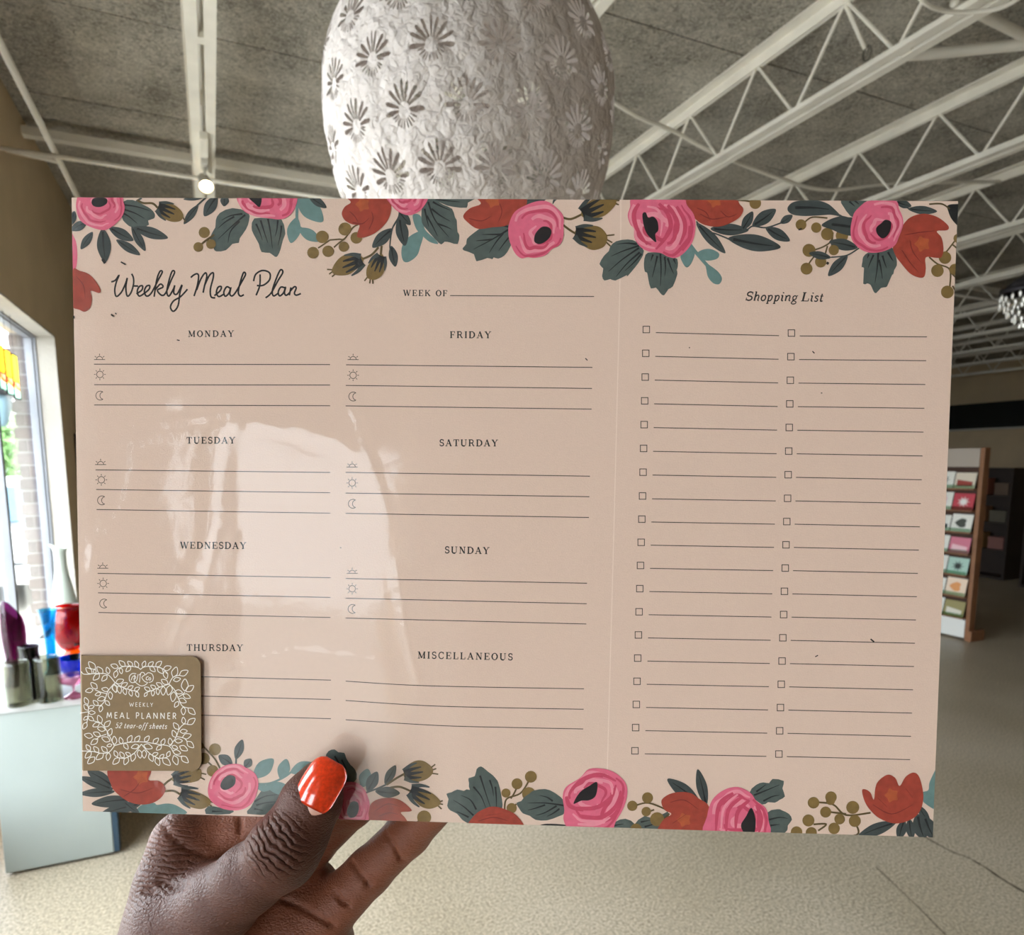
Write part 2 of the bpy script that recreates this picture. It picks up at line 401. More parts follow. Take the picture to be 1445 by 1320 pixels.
# wall lantern on the pier
wl = empty('wall_lamp', (-1.335, 5.80, 1.86)); tag(wl, 'bell-topped outdoor wall lamp with pale blue glass on the brick pier', 'lamp')
dk = mat('dark_bronze', (62,60,66), .5, metal=.6)
MB().lathe([(.002,.235),(.03,.225),(.07,.18),(.10,.12),(.105,.112),(.09,.11)], n=24).build('lamp_cap', dk, wl, smooth=True)
MB().lathe([(.085,.11),(.075,.03),(.05,-.07),(.03,-.10)], n=24).build('lamp_glass', mat('lamp_blue_glass', (170,205,220), .2, .05, 10), wl, smooth=True)
MB().tube([(0,0,.17),(0,.06,.19),(.06,.12,.17)], .012).build('bracket', dk, wl)
# parked white car beyond the pier
car = empty('parked_car', (-2.35, 11.2, -.12)); tag(car, 'white car parked on the street behind the brick pier', 'car')
cw = mat('white_car_paint', (235,240,244), .25, coat=.5); cg = mat('blue_car_glass', (96,128,148), .1); ct = mat('tyre_rubber', (30,30,32), .8); cdk = mat('car_dark_trim', (60,66,70), .5)
def extr(mb, prof, x0, x1, inset=0):
    n = len(prof); vs = [(x0, y, z) for y, z in prof] + [(x1, y, z) for y, z in prof]
    fs = [tuple(range(n-1, -1, -1)), tuple(range(n, 2*n))] + [(i, (i+1) % n, n+(i+1) % n, n+i) for i in range(n)]
    return mb.add(vs, fs)
body = [(-2.15,.28),(-2.2,.55),(-2.12,.86),(-1.75,.93),(1.0,.95),(2.05,.80),(2.18,.5),(2.12,.28)]
extr(MB(), body, -.88, .88).build('car_body', cw, car, bevel=.09)
cab = [(-1.85,.92),(-1.35,1.40),(-.9,1.46),(.25,1.45),(1.05,.94)]
extr(MB(), cab, -.74, .74).build('car_roof', cw, car, bevel=.08)
rw = [(-1.80,.97),(-1.42,1.33),(-1.40,1.31),(-1.77,.95)]
MB().add([(-.6,-1.87,.97),(.6,-1.87,.97),(.52,-1.44,1.35),(-.52,-1.44,1.35),(-.6,-1.83,.95),(.6,-1.83,.95),(.52,-1.40,1.33),(-.52,-1.40,1.33)], [(0,1,2,3),(7,6,5,4),(0,4,5,1),(2,6,7,3),(1,5,6,2),(3,7,4,0)]).build('rear_window', cg, car)
for s in (-1, 1):
    MB().add([(s*.735,-1.6,.98),(s*.735,.9,.98),(s*.735,.2,1.38),(s*.735,-1.2,1.38),(s*.75,-1.6,.98),(s*.75,.9,.98),(s*.75,.2,1.38),(s*.75,-1.2,1.38)], [(0,1,2,3),(7,6,5,4),(0,4,5,1),(2,6,7,3),(1,5,6,2),(3,7,4,0)]).build('side_window', cg, car)
    MB().box((s*.88-.22 if s > 0 else -.88, -2.2, .62), (.88 if s > 0 else -.66, -2.12, .8)).build('tail_light', mat('tail_lamp_red', (190,70,66), .3), car, bevel=.01)
    for y in (-1.35, 1.35):
        wv = MB().lathe([(.02,-.1),(.2,-.1),(.31,-.09),(.33,-.05),(.33,.05),(.31,.09),(.2,.1),(.02,.1)], n=28).build('wheel', ct, car, smooth=True); wv.rotation_euler = (0, PI/2, 0); wv.location = (s*.80, y, .33)
        hv = MB().lathe([(.01,-.11),(.17,-.108),(.2,-.1),(.2,.1),(.17,.108),(.01,.11)], n=20).build('wheel_rim', M['alu'], car, smooth=True); hv.rotation_euler = (0, PI/2, 0); hv.location = (s*.80, y, .33)
MB().box((-.86, -2.27, .28), (.86, -2.10, .50)).build('bumper', cw, car, bevel=.05)
MB().box((-.84, -2.215, .505), (.84, -2.15, .525)).build('bumper_seam', cdk, car)
MB().box((-.26, -2.225, .56), (.26, -2.19, .68)).build('number_plate', M['white'], car)
# leafy tree on the far side of the street
tree = empty('street_tree', (-6.5, 27, -.12)); tag(tree, 'light green leafy tree across the street', 'tree')
MB().tube(catmull([(0,0,0),(.05,0,1.0),(-.05,.1,2.2)], 4), .14).build('trunk', mat('bark', (110,92,74), .9, .2, 8), tree, smooth=True)
lm = MB(); lmat = mat('light_leaf', (120,160,96), .7, .3, 3)
for k in range(2600):
    u = Vector((random.gauss(0,1), random.gauss(0,1), random.gauss(0,1))).normalized()*random.random()**.4
    c = Vector((u.x*2.0, u.y*2.0, 2.3+u.z*1.5)); a = Vector((random.gauss(0,1), random.gauss(0,1), random.gauss(0,1))).normalized(); b = a.orthogonal().normalized()
    lm.add([c-a*.16, c+b*.06, c+a*.16, c-b*.06], [(0,1,2,3)])
lo = lm.build('foliage', lmat, tree); lo['kind'] = 'stuff'
# unseen canvas screen added outside the rear-most left window to trim the glare
aw = tag(MB().add([(X0-TW-.01, -3.5, 2.62), (X0-TW-.01, -.1, 2.62), (-1.72, -.1, 2.02), (-1.72, -3.5, 2.02), (X0-TW-.01, -3.5, 2.60), (X0-TW-.01, -.1, 2.60), (-1.72, -.1, 2.00), (-1.72, -3.5, 2.00)], [(0,1,2,3),(7,6,5,4),(0,4,5,1),(1,5,6,2),(2,6,7,3),(3,7,4,0)]).build('sky_screen', mat('sky_screen_canvas', (96,100,104), .9)), 'unseen grey canvas screen added to hide the sky above the window beside the photographer', 'sky_screen')

# stained-glass pieces hanging in the window
amb = [glass_mat('amber_glass_%s' % n, c, .1, 1.4) for n, c in (('yellow', (255,226,60)), ('gold', (250,190,50)))]
def opaq(n, c): return mat(n, c, .3, .1, 20, emis=None)
def tint(n, c):
    m = bpy.data.materials.new(n); m.use_nodes = True; nt = m.node_tree; N = nt.nodes; N.clear()
    o = N.new('ShaderNodeOutputMaterial'); a = N.new('ShaderNodeAddShader'); t = N.new('ShaderNodeBsdfTranslucent'); d = N.new('ShaderNodeBsdfDiffuse')
    t.inputs[0].default_value = (*lin(c), 1); d.inputs[0].default_value = (*[v*.35 for v in lin(c)], 1)
    nt.links.new(t.outputs[0], a.inputs[0]); nt.links.new(d.outputs[0], a.inputs[1]); nt.links.new(a.outputs[0], o.inputs[0]); return m
yel = [tint('yellow_glass', (255,236,120)), tint('amber_glass', (255,214,110)), tint('orange_glass', (250,214,180)), tint('green_glass', (200,232,214)), tint('peach_glass', (245,205,165)), tint('rust_glass', (240,180,140))]
lead = mat('dark_lead_came', (40,40,44), .5, metal=.4)
for k in range(5):
    y = 4.55 + k*.155; zt = 2.19 - (.006*k); h = .235 + .006*k; wd = .125
    t = empty('suncatcher', (X0-.09, y, zt-h)); tag(t, ['stained-glass panel with a bright yellow top in the window row beside the mullion', 'stained-glass panel with a lemon yellow top and split green foot', 'stained-glass panel with an amber top and dark knot', 'stained-glass panel with an amber top and rust band', 'stained-glass panel with a yellow top hanging next to the window recess'][k], 'suncatcher', 'stained-glass panels hanging in the window')
    MB().box((-.003, -wd/2, h*.38), (.003, wd/2, h)).build('top_glass', yel[1] if k in (2, 3) else yel[0], t)
    MB().box((-.003, -wd/2, h*.22), (.003, wd/2, h*.37)).build('middle_glass', yel[4 if k % 2 else 2], t)
    MB().add([(-.004, -wd/2, h*.30), (-.004, wd/2, h*.16), (-.004, wd/2, h*.22), (-.004, -wd/2, h*.37), (.004, -wd/2, h*.30), (.004, wd/2, h*.16), (.004, wd/2, h*.22), (.004, -wd/2, h*.37)], [(0,1,2,3),(7,6,5,4),(0,4,5,1),(1,5,6,2),(2,6,7,3),(3,7,4,0)]).build('band_glass', yel[5], t)
    MB().box((-.003, -wd/2, 0), (.003, wd/2, h*.2)).build('foot_glass', yel[3], t)
    fr = MB(); e = .006
    fr.box((-.005, -wd/2-e, -e), (.005, -wd/2, h+e)); fr.box((-.005, wd/2, -e), (.005, wd/2+e, h+e)); fr.box((-.005, -wd/2, h), (.005, wd/2, h+e)); fr.box((-.005, -wd/2, -e), (.005, wd/2, 0)); fr.box((-.0045, -wd/2, h*.365), (.0045, wd/2, h*.385))
    fr.build('lead_edge', lead, t)
    MB().tube([(0, 0, h+e), (0, 0, WZ1-.012-zt+h)], .0012, n=4).build('thread', lead, t)

# tall dark cabinet against the wall past the window
cb = empty('tall_cabinet', (X0+.14, 7.0, 0)); tag(cb, 'tall dark brown wooden cabinet against the tan wall', 'cabinet')
dw = mat('dark_brown_wood', (64,34,20), .45, .3, 6); 
MB().box((-.135, -.62, 0), (.12, .62, 1.74)).build('carcass', dw, cb, bevel=.006)
for s in (-1, 1):
    d = MB().box((.12, s*.31-.295, .06), (.14, s*.31+.295, 1.70)).build('cabinet_door', dw, cb, bevel=.004)
    MB().tube([(.15, s*.05, .85), (.15, s*.05, .98)], .007).build('handle', M['alu'], d)

# ------------------------------------------------------------------ display shelf with the glassware
ZT = .645
sh = empty('display_shelf', (-.70, 3.2, 0)); tag(sh, 'pale grey-green display cabinet under the window with glassware on top', 'cabinet')
pg = mat('pale_grey_green_paint', (164,172,167), .55, .03, 5); bl = mat('dark_blue_edge', (46,70,88), .5)
def S(p): return (p[0]+.70, p[1]-3.2, p[2])
MB().box(S((-.765, 2.862, .03)), S((-.43, 3.9, ZT-.025))).build('carcass', mat('tan_side_panel', (150,116,72), .6, .1, 5), sh)
MB().box(S((-.77, 2.84, .012)), S((-.425, 2.862, ZT-.03))).build('front_panel', pg, sh, bevel=.003)
MB().box(S((-.425, 2.842, .012)), S((-.405, 2.885, ZT-.03))).build('edge_strip', bl, sh, bevel=.003)
MB().box(S((-.98, 2.83, ZT-.028)), S((-.36, 3.9, ZT))).build('shelf_top', mat('white_shelf_top', (184,184,182), .4, .02, 5), sh, bevel=.004)
MB().box(S((-.76, 2.87, 0)), S((-.44, 3.88, .03))).build('plinth', dk, sh)
tag(MB().box((X0, Y0, 0), (X0+.018, 2.80, .11)).box((X0, 3.92, 0), (X0+.018, 6.36, .11)).build('baseboard_left', M['white']), 'white baseboard along the window wall', 'baseboard', kind='structure')

def on_shelf(px, py): p = at_z(px, py, ZT); return (p.x, p.y, ZT)
def vp(a, b, Y): q = at_y((a+b)/2, 900, Y); return (q.x, Y, ZT)
def vase(name, loc, prof, m, label, cat='vase', n=40, fn=None, group=None, thick=.004):
    inner = [(max(r-thick, .001), z+(thick if i == 0 else 0)) for i, (r, z) in enumerate(prof)]
    prof2 = prof + list(reversed(inner))
    o = MB().lathe(prof2, n=n, fn=fn).build(name, m, smooth=True); o.location = loc
    return tag(o, label, cat, group)
def sprof(pts, n=5): return [(max(p.x, .001), p.y) for p in catmull(pts, n)]
g_smoke = glass_mat('smoky_glass', (212,212,200), .06, 1.5, bump=.15, bscale=25, density=1.0)
g_purple = glass_mat('purple_glass', (176,104,158), .06, 1.5, bump=.2, bscale=18)
g_dpurple = glass_mat('dark_purple_glass', (100,44,96), .06, 1.5)
g_turq = glass_mat('turquoise_glass', (96,216,246), .08, 1.5, bump=.4, bscale=60)
g_red = glass_mat('ruby_glass', (226,40,52), .05, 1.5)
g_orange = glass_mat('orange_glass_base', (255,150,50), .05, 1.5)
g_blue = glass_mat('cobalt_glass', (40,120,235), .05, 1.5)
g_pink = glass_mat('pale_pink_glass', (246,214,228), .05, 1.6)
g_milk = mat('milk_glass', (196,204,192), .25)
l1 = on_shelf(28, 995); l2 = on_shelf(71, 989)
vase('glass_tumbler', l1, [(.0,0),(.036,.0),(.040,.006),(.040,.150),(.039,.160)], g_smoke, 'smoky grey glass cylinder in front of the tall purple vase', thick=.006)
vase('glass_tumbler', l2, [(.0,0),(.036,.0),(.040,.006),(.040,.155),(.039,.165)], g_smoke, 'smoky grey glass cylinder in front of the turquoise vase', thick=.006)
p = vp(5, 32, 3.10)
def twist(r, z, t): return r*(1+.10*math.sin(3*t+z*7)*min(1, z/.2)), z + (.04*math.cos(t+2.2)*max(0, (z-.22)/.08) if z > .22 else 0)
vase('purple_vase', p, sprof([(.0,0),(.04,.0),(.036,.02),(.028,.05),(.032,.10),(.038,.16),(.039,.22),(.034,.28),(.027,.298)]), g_purple, 'tall twisted purple glass vase with a slanted rim', fn=twist)
p = on_shelf(47, 984)
vase('dark_purple_vase', (p[0]+.0, p[1], ZT), sprof([(.0,0),(.044,.0),(.040,.02),(.035,.08),(.032,.14),(.029,.17),(.032,.195)]), g_dpurple, 'dark purple glass vase widening towards its foot', thick=.005)
p = vp(58, 82, 3.22)
vase('turquoise_vase', p, sprof([(.0,0),(.032,.0),(.019,.025),(.018,.10),(.021,.18),(.028,.245),(.035,.268)]), g_turq, 'slim turquoise glass vase with a flared rim', fn=lambda r, z, t: (r*(1+.03*math.sin(14*t)), z))
rv = empty('red_glass_vase', vp(78, 122, 3.44)); tag(rv, 'ruby red glass vase with an orange base', 'vase')
pr = sprof([(.0,.04),(.024,.04),(.046,.06),(.062,.10),(.068,.145),(.064,.19),(.054,.22),(.056,.235)])
MB().lathe(pr+[(max(r-.005,.001), z+.004) for r, z in reversed(pr)], n=40).build('bowl', g_red, rv, smooth=True)
MB().lathe(sprof([(.0,0),(.046,0),(.044,.012),(.032,.028),(.024,.04),(.0,.041)]), n=36).build('foot', g_orange, rv, smooth=True)
hd = MB(); hd.tube(catmull([(.064,-.02,.165),(.09,-.04,.12),(.068,-.045,.08),(.02,-.052,.072)], 6), .006); hd.build('handle', g_dpurple, rv, smooth=True)
vase('blue_glass_bowl', vp(78, 126, 3.16), sprof([(.0,0),(.03,.0),(.04,.01),(.056,.035),(.066,.066),(.068,.072)]), g_blue, 'cobalt blue glass bowl between the vases and the planner')
p = on_shelf(105, 984)
vase('pink_compote', p, sprof([(.0,0),(.034,.0),(.03,.006),(.006,.022),(.006,.04),(.022,.05),(.042,.062),(.045,.085)]), g_pink, 'pale pink pressed-glass compote on a short stem', 'dish', fn=lambda r, z, t: (r*(1+.03*math.sin(12*t)*(z > .045)), z))
p = vp(84, 106, 3.78)
wv = vase('milk_glass_vase', p, sprof([(.0,0),(.055,.0),(.06,.07),(.056,.16),(.042,.26),(.028,.34),(.024,.41),(.028,.45),(.040,.468)]), g_milk, 'tall white milk-glass vase with a long neck', fn=lambda r, z, t: (r*(1+.12*math.sin(2*t)*max(0, (z-.41)/.06)), z+.012*math.sin(2*t)*max(0, (z-.41)/.06)))
g_clear = glass_mat('clear_glass', (225,236,228), .04, 1.5)
vase('clear_glass_vase', (-.93, 3.05, ZT), sprof([(.0,0),(.05,.0),(.055,.1),(.04,.25),(.05,.34)]), g_clear, 'clear glass vase at the window end of the shelf')

# ------------------------------------------------------------------ paper lantern
def lantern():
    c = at_d(663, 160, 1.215); R = .2575; HB = .33; HT = .25
    t = empty('paper_lantern', (c.x, c.y, c.z-HB)); tag(t, 'white cut-paper lantern with daisy-shaped slots hanging above the planner', 'lantern')
    # unrolled paper: s around (metres at the widest ring), q along the height
    NF = 16; SP = 2*PI*R/NF
    q0, q1 = -HB*.97, HT*.95
    def rad(q):
        h = HB if q < 0 else HT
        u = min(1, abs(q)/h); return R*max(.02, (1-u**2.15))**(.5)
    fr = []                                    # slot outlines
    RW = .0765
    for row in range(-5, 5):
        for k in range(NF):
            cs = (k+(.5 if row % 2 else 0)+.5)*SP; cq = row*RW + .048
            if not (q0+.05 < cq < q1-.04): continue
            k_r = rad(cq)/R
            fl = .0345
            def slot(a, r0, r1, wd):
                ca, sa = math.cos(a), math.sin(a); out = []
                for (u, v) in ((r0, -.25), (r0+(r1-r0)*.55, -.5), (r1-(r1-r0)*.12, -.45), (r1, 0), (r1-(r1-r0)*.12, .45), (r0+(r1-r0)*.55, .5), (r0, .25)):
                    x = sa*u+ca*v*wd; y = ca*u-sa*v*wd
                    out.append((cs+x/k_r, cq+y))
                fr.append(out)
            j = lambda a: a+random.uniform(-.05, .05)
            for a, r1, wd in ((-92,1.0,.0070),(-64,1.05,.0060),(-42,1.05,.0058),(-20,1.05,.0050),(0,1.12,.0042),(20,1.05,.0050),(42,1.05,.0058),(64,1.05,.0060),(92,1.0,.0070)):
                slot(j(math.radians(a)), .27*fl, r1*fl, wd)
            for a in range(108, 253, 16):
                if abs(a-180) < 6: slot(math.radians(180), .4*fl, 1.3*fl, .0022)
                else: slot(j(math.radians(a)), .32*fl, .68*fl, .0026)
    W_ = 2*PI*R
    pts = []; edges = []; loops = []
    for L in fr:
        k = len(pts); ok = all(.0005 < p[0] < W_-.0005 for p in L)
        if not ok: continue
        pts += [Vector(p) for p in L]; edges += [(k+i, k+(i+1) % len(L)) for i in range(len(L))]; loops.append(L)
    NX, NY = 150, 70
    for i in range(NX+1):
        for j in range(NY+1):
            jx = 0 if i in (0, NX) else random.uniform(-.002, .002); jy = 0 if j in (0, NY) else random.uniform(-.002, .002)
            pts.append(Vector((W_*i/NX+jx, q0+(q1-q0)*j/NY+jy)))
    vo, eo, fo, ov, oe, of_ = delaunay_2d_cdt(pts, edges, [], 0, 1e-6)
    # drop the triangles lying in a slot
    cell = {}
    for li, L in enumerate(loops):
        xs_ = [p[0] for p in L]; ys_ = [p[1] for p in L]
        for a in range(int(min(xs_)/.01), int(max(xs_)/.01)+1):
            for b in range(int((min(ys_)+1)/.01), int((max(ys_)+1)/.01)+1): cell.setdefault((a, b), []).append(li)
    def inside(x, y):
        for li in cell.get((int(x/.01), int((y+1)/.01)), ()):
            L = loops[li]; c_ = False; n = len(L)
            for i in range(n):
                x1, y1 = L[i]; x2, y2 = L[(i+1) % n]
                if (y1 > y) != (y2 > y) and x < (x2-x1)*(y-y1)/(y2-y1)+x1: c_ = not c_
            if c_: return True
        return False
    keep = []
    for f in fo:
        cx = sum(vo[i].x for i in f)/len(f); cy = sum(vo[i].y for i in f)/len(f)
        if not inside(cx, cy): keep.append(tuple(f))
    vs = []
    for v in vo:
        th = v.x/R; q = v.y; r = rad(q)
        g = abs(math.sin(th*7/2 + .55*math.sin(q*9)))          # seven glued gores with soft creases
        r *= 1 - .018*(1-g)**4
        d = noise.noise(Vector((v.x*26, q*26, 1.7)))*.0036*(1 if .01 < v.x < W_-.01 else 0) + noise.noise(Vector((v.x*70, q*70, 4.2)))*.0016*(1 if .01 < v.x < W_-.01 else 0)
        r += d*min(1, r/.1)
        a = th + 1.0
        vs.append((r*math.cos(a), r*math.sin(a), q+HB))
    pm = bpy.data.materials.new('lantern_paper'); pm.use_nodes = True
    nt = pm.node_tree; N = nt.nodes; N.clear(); o = N.new('ShaderNodeOutputMaterial')
    mx = N.new('ShaderNodeMixShader'); mx.inputs[0].default_value = .10
    d = N.new('ShaderNodeBsdfDiffuse'); tl = N.new('ShaderNodeBsdfTranslucent'); d.inputs[0].default_value = (*lin((216,207,201)), 1); tl.inputs[0].default_value = (*lin((226,206,196)), 1)
    tc = N.new('ShaderNodeTexCoord'); n1 = N.new('ShaderNodeTexNoise'); n1.inputs['Scale'].default_value = 75; n1.inputs['Detail'].default_value = 5; n1.inputs['Distortion'].default_value = 1.0
    vo_ = N.new('ShaderNodeTexVoronoi'); vo_.inputs['Scale'].default_value = 26; vo_.feature = 'DISTANCE_TO_EDGE'
    nt.links.new(tc.outputs['Object'], n1.inputs['Vector']); nt.links.new(tc.outputs['Object'], vo_.inputs['Vector'])
    ad = N.new('ShaderNodeMath'); ad.operation = 'MULTIPLY_ADD'; ad.inputs[1].default_value = 1.2
    nt.links.new(vo_.outputs['Distance'], ad.inputs[0]); nt.links.new(n1.outputs['Fac'], ad.inputs[2])
    bp = N.new('ShaderNodeBump'); bp.inputs['Strength'].default_value = .9; bp.inputs['Distance'].default_value = .008
    nt.links.new(ad.outputs[0], bp.inputs['Height']); nt.links.new(bp.outputs['Normal'], d.inputs['Normal'])
    nt.links.new(d.outputs[0], mx.inputs[1]); nt.links.new(tl.outputs[0], mx.inputs[2]); nt.links.new(mx.outputs[0], o.inputs[0])
    MB().add(vs, keep).build('paper_shade', pm, t, smooth=True)
    rg = MB(); rr = rad(q1)
    rg.tube([(rr*math.cos(2*PI*k/32), rr*math.sin(2*PI*k/32), q1+HB) for k in range(33)], .0025, n=6, cap=False)
    rg.tube([(-rr, 0, q1+HB), (0, 0, q1+HB+.03), (rr, 0, q1+HB)], .0015, n=5)
    rg.build('top_ring', lead, t)
    MB().tube([(0, 0, q1+HB+.03), (0, 0, ZC-(c.z-HB))], .002, n=5).build('hanging_cord', M['white'], t)
lantern()

# ------------------------------------------------------------------ card rack
wood = mat('card_rack_wood', (136,92,60), .55, .15, 12)
RX, RY0, RY1, RH = 5.82, 3.55, 4.35, 1.635
rk = empty('card_rack', (RX, (RY0+RY1)/2, 0)); tag(rk, 'wooden greeting-card rack with seven tiers and a blank header panel', 'rack')
def K(p): return (p[0]-RX, p[1]-(RY0+RY1)/2, p[2])
for y in (RY0, RY1-.035):
    MB().box(K((RX, y, 0)), K((RX+.075, y+.035, RH))).build('side_post', wood, rk, bevel=.003)
    MB().box(K((RX-.02, y-.035, 0)), K((RX+.16, y, .09))).build('foot', wood, rk, bevel=.004)
MB().box(K((RX+.06, RY0+.035, .03)), K((RX+.072, RY1-.035, RH-.02))).build('back_board', mat('rack_back_dark', (70,44,30), .7), rk)
MB().box(K((RX-.004, RY0+.035, RH-.16)), K((RX+.012, RY1-.035, RH-.005))).build('header_panel', mat('header_card', (168,156,144), .7), rk)
MB().box(K((RX-.004, RY0+.035, .02)), K((RX+.012, RY1-.035, .175))).build('base_panel', mat('rack_base_white', (226,226,220), .6), rk)
tiers = [1.295 - i*.183 for i in range(7)]
cardc = [(218,206,186),(190,66,78),(226,224,214),(206,120,138),(170,200,186),(232,208,184),(150,140,92)]
inks = [(150,60,50),(232,228,224),(70,74,66),(232,190,196),(44,52,48),(220,150,90),(216,210,196)]
ink2 = [mat('card_ink_%s' % n, c, .6) for n, c in zip(('brick','cream','charcoal','blush','black','apricot','ivory'), inks)]
names = ['cream','crimson','ivory','rose pink','mint','peach','olive']
for i, z in enumerate(tiers):
    MB().box(K((RX-.05, RY0+.035, z-.012)), K((RX+.06, RY1-.035, z))).build('tier_shelf', wood, rk, bevel=.002)
    MB().box(K((RX-.052, RY0+.035, z)), K((RX-.046, RY1-.035, z+.03))).build('tier_lip', g_clear, rk)
    for j in range(4):
        col = [cardc[i], cardc[2], cardc[(i*2+j) % 7], cardc[(i+j*3) % 7], cardc[(i+2*j+1) % 7]][j]
        nm = ['lowest','second lowest','third from the floor','middle','third','second','top'][6-i] if False else ['top','second','third','fourth','fifth','sixth','lowest'][i]
        y = RY0+.040+j*.181; h = .135+.008*((i+j) % 3)
        cdm = mat('greeting_card_paper', col, .6)
        c = empty('greeting_card', (RX-.035, y, z)); c.rotation_euler = (0, math.radians(12), 0)
        tag(c, 'greeting card standing %s from the open end on the %s tier of the wooden rack' % (['first','second','third','fourth','fifth'][j], nm), 'card', 'greeting cards on the wooden rack')
        MB().box((0, 0, 0), (.004, .172, h)).build('folded_card', cdm, c)
        pr_ = MB(); rnd = random.Random(i*11+j)
        mode = (i+j) % 3
        if mode == 0:
            pr_.add([(-.0006, .02, h*.15), (-.0006, .15, h*.15), (-.0006, .15, h*.55), (-.0006, .02, h*.42)], [(0,1,2,3)])
        elif mode == 1:
            pr_.add([(-.0006, .086+(.055 if a % 2 else .022)*math.cos(a*PI/9), h*.5+(.048 if a % 2 else .02)*math.sin(a*PI/9)) for a in range(18)], [tuple(range(18))])
        else:
            pr_.add([(-.0006, .086+.045*math.cos(a*PI/6)*(1+.3*math.cos(3*a*PI/6)), h*.5+.04*math.sin(a*PI/6)) for a in range(12)], [tuple(range(12))])
        pr_.build('card_print', ink2[(i+2*j) % 7 if j else i], c)

# dim shelving units behind the rack
dkw = mat('very_dark_wood', (42,28,20), .6, .2, 6)
def unit(loc, W, H, n, label, seed):
    t = empty('dark_bookcase', loc); tag(t, label, 'bookcase')
    for s in (0, W-.03): MB().box((0, s, 0), (.35, s+.03, H)).build('side_panel', dkw, t)
    MB().box((.33, .03, 0), (.35, W-.03, H)).build('back_panel', dkw, t)
    for k in range(n+1): MB().box((0, .03, k*(H-.03)/n), (.33, W-.03, k*(H-.03)/n+.03)).build('shelf_board', dkw, t)
    return t
unit((9.3, 5.3, 0), 1.15, 1.45, 4, 'dark wooden bookcase beyond the card rack', 1)
unit((9.0, 3.7, 0), 1.25, 1.35, 4, 'lower dark wooden bookcase nearer the chandelier', 2)
rnd = random.Random(5)
for (bx, by, W, H, n, nm) in ((9.3, 5.3, 1.15, 1.45, 4, 'tall'), (9.0, 3.7, 1.25, 1.35, 4, 'lower')):
    for k in range(1, n):
        for q in range(4):
            y = by+.10+q*.26; z = k*(H-.03)/n+.03; c = (90+rnd.randrange(60), 70+rnd.randrange(40), 55+rnd.randrange(30)); hh = .12+.1*rnd.random()
            t = empty('gift_box', (bx+.1, y, z)); tag(t, 'small brown gift box %s along shelf %s of the %s dark bookcase' % (['first','second','third','last'][q], ['one','two','three'][k-1], nm), 'box', 'gift boxes on the dark bookcases')
            m_ = mat('gift_box_card', c, .7)
            bw = .16+.05*rnd.random(); MB().box((0, 0, 0), (.14, bw, hh)).build('box_body', m_, t, bevel=.003); MB().box((-.004, -.004, hh-.03), (.144, bw+.004, hh+.004)).build('box_lid', m_, t, bevel=.003)

# ------------------------------------------------------------------ chandelier at the right
cp = at_d(1448, 410, 4.6)
ch = empty('crystal_chandelier', (cp.x, cp.y, cp.z-.22)); tag(ch, 'small crystal chandelier with a dark rim hanging from the ceiling', 'chandelier')
crys = bpy.data.materials.new('cut_crystal'); crys.use_nodes = True; b = crys.node_tree.nodes['Principled BSDF']; b.inputs['Base Color'].default_value = (.9,.88,.84,1); b.inputs['Roughness'].default_value = .12; b.inputs['Metallic'].default_value = .55
MB().lathe([(.135,.20),(.15,.20),(.15,.235),(.135,.235),(.135,.20)], n=32, cap=False).build('rim', dk, ch, smooth=True)
MB().lathe([(.002,.335),(.02,.33),(.06,.30),(.14,.236),(.135,.232),(.05,.29),(.002,.325)], n=24, cap=False).build('canopy', dk, ch, smooth=True)
MB().tube([(0,0,.33),(0,0,ZC-(cp.z-.22))], .006).build('hanging_rod', dk, ch)
cs_ = None
for tier, (r, z0, nn) in enumerate(((.142,.165,20),(.142,.125,20),(.115,.10,16),(.095,.065,14),(.06,.03,9),(.02,-.01,4))):
    for k in range(nn):
        a = 2*PI*(k+.5*tier)/nn; loc = (r*math.cos(a), r*math.sin(a), z0+.008*((k*7) % 3))
        if cs_ is None: cs_ = MB().lathe([(.0015,.022),(.011,.004),(.006,-.02),(.001,-.03)], n=6).build('crystal', crys, ch); cs_.location = loc
        else: share(cs_, 'crystal', ch, loc)
# ------------------------------------------------------------------ the meal planner pad
# corners of the front face: four rays that close to a parallelogram, 30 cm wide
_q = [(101,279),(1352,284),(1316,1182),(117,1145)]
_R = [px_ray(*p) for p in _q]
_A = np.array([list(_R[0]), list(-_R[1]), list(_R[2])]).T
_l = list(np.linalg.solve(_A, np.array(list(_R[3])))) + [1.0]
_k = .30/((_R[1]*_l[1]-_R[0]*_l[0]).length)
PC = [CAM + r*(l*_k) for r, l in zip(_R, _l)]
PU = (PC[1]-PC[0]).normalized(); PN = -(PC[1]-PC[0]).cross(PC[3]-PC[0]).normalized()
if PN.dot(FW) > 0: PN = -PN
PV = PN.cross(PU)
PO = (PC[0]+PC[1]+PC[2]+PC[3])/4
PM = Matrix(((PU.x, PV.x, PN.x, PO.x), (PU.y, PV.y, PN.y, PO.y), (PU.z, PV.z, PN.z, PO.z), (0, 0, 0, 1)))
pad = empty('meal_planner'); pad.matrix_world = PM
tag(pad, 'cream weekly meal planner pad with a painted rose border, wrapped in clear film', 'notepad')
def loc2(px, py, z=0):
    r = px_ray(px, py); t = (PO+PN*z-CAM).dot(PN)/r.dot(PN); h = CAM+r*t-PO
    return Vector((h.dot(PU), h.dot(PV)))
CQ = [loc2(*p) for p in _q]                    # local corners: TL, TR, BR, BL
MPX = .30/1226                                 # metres on the page for one photo pixel
PT = .0075                                     # thickness of the pad
paper = mat('cream_page', (224,196,178), .75, .012, 600, .08, 1800)
paper_w = mat('white_page_edges', (236,226,214), .8, .06, 40)
board = mat('grey_backing_board', (120,104,88), .8, .1, 60)
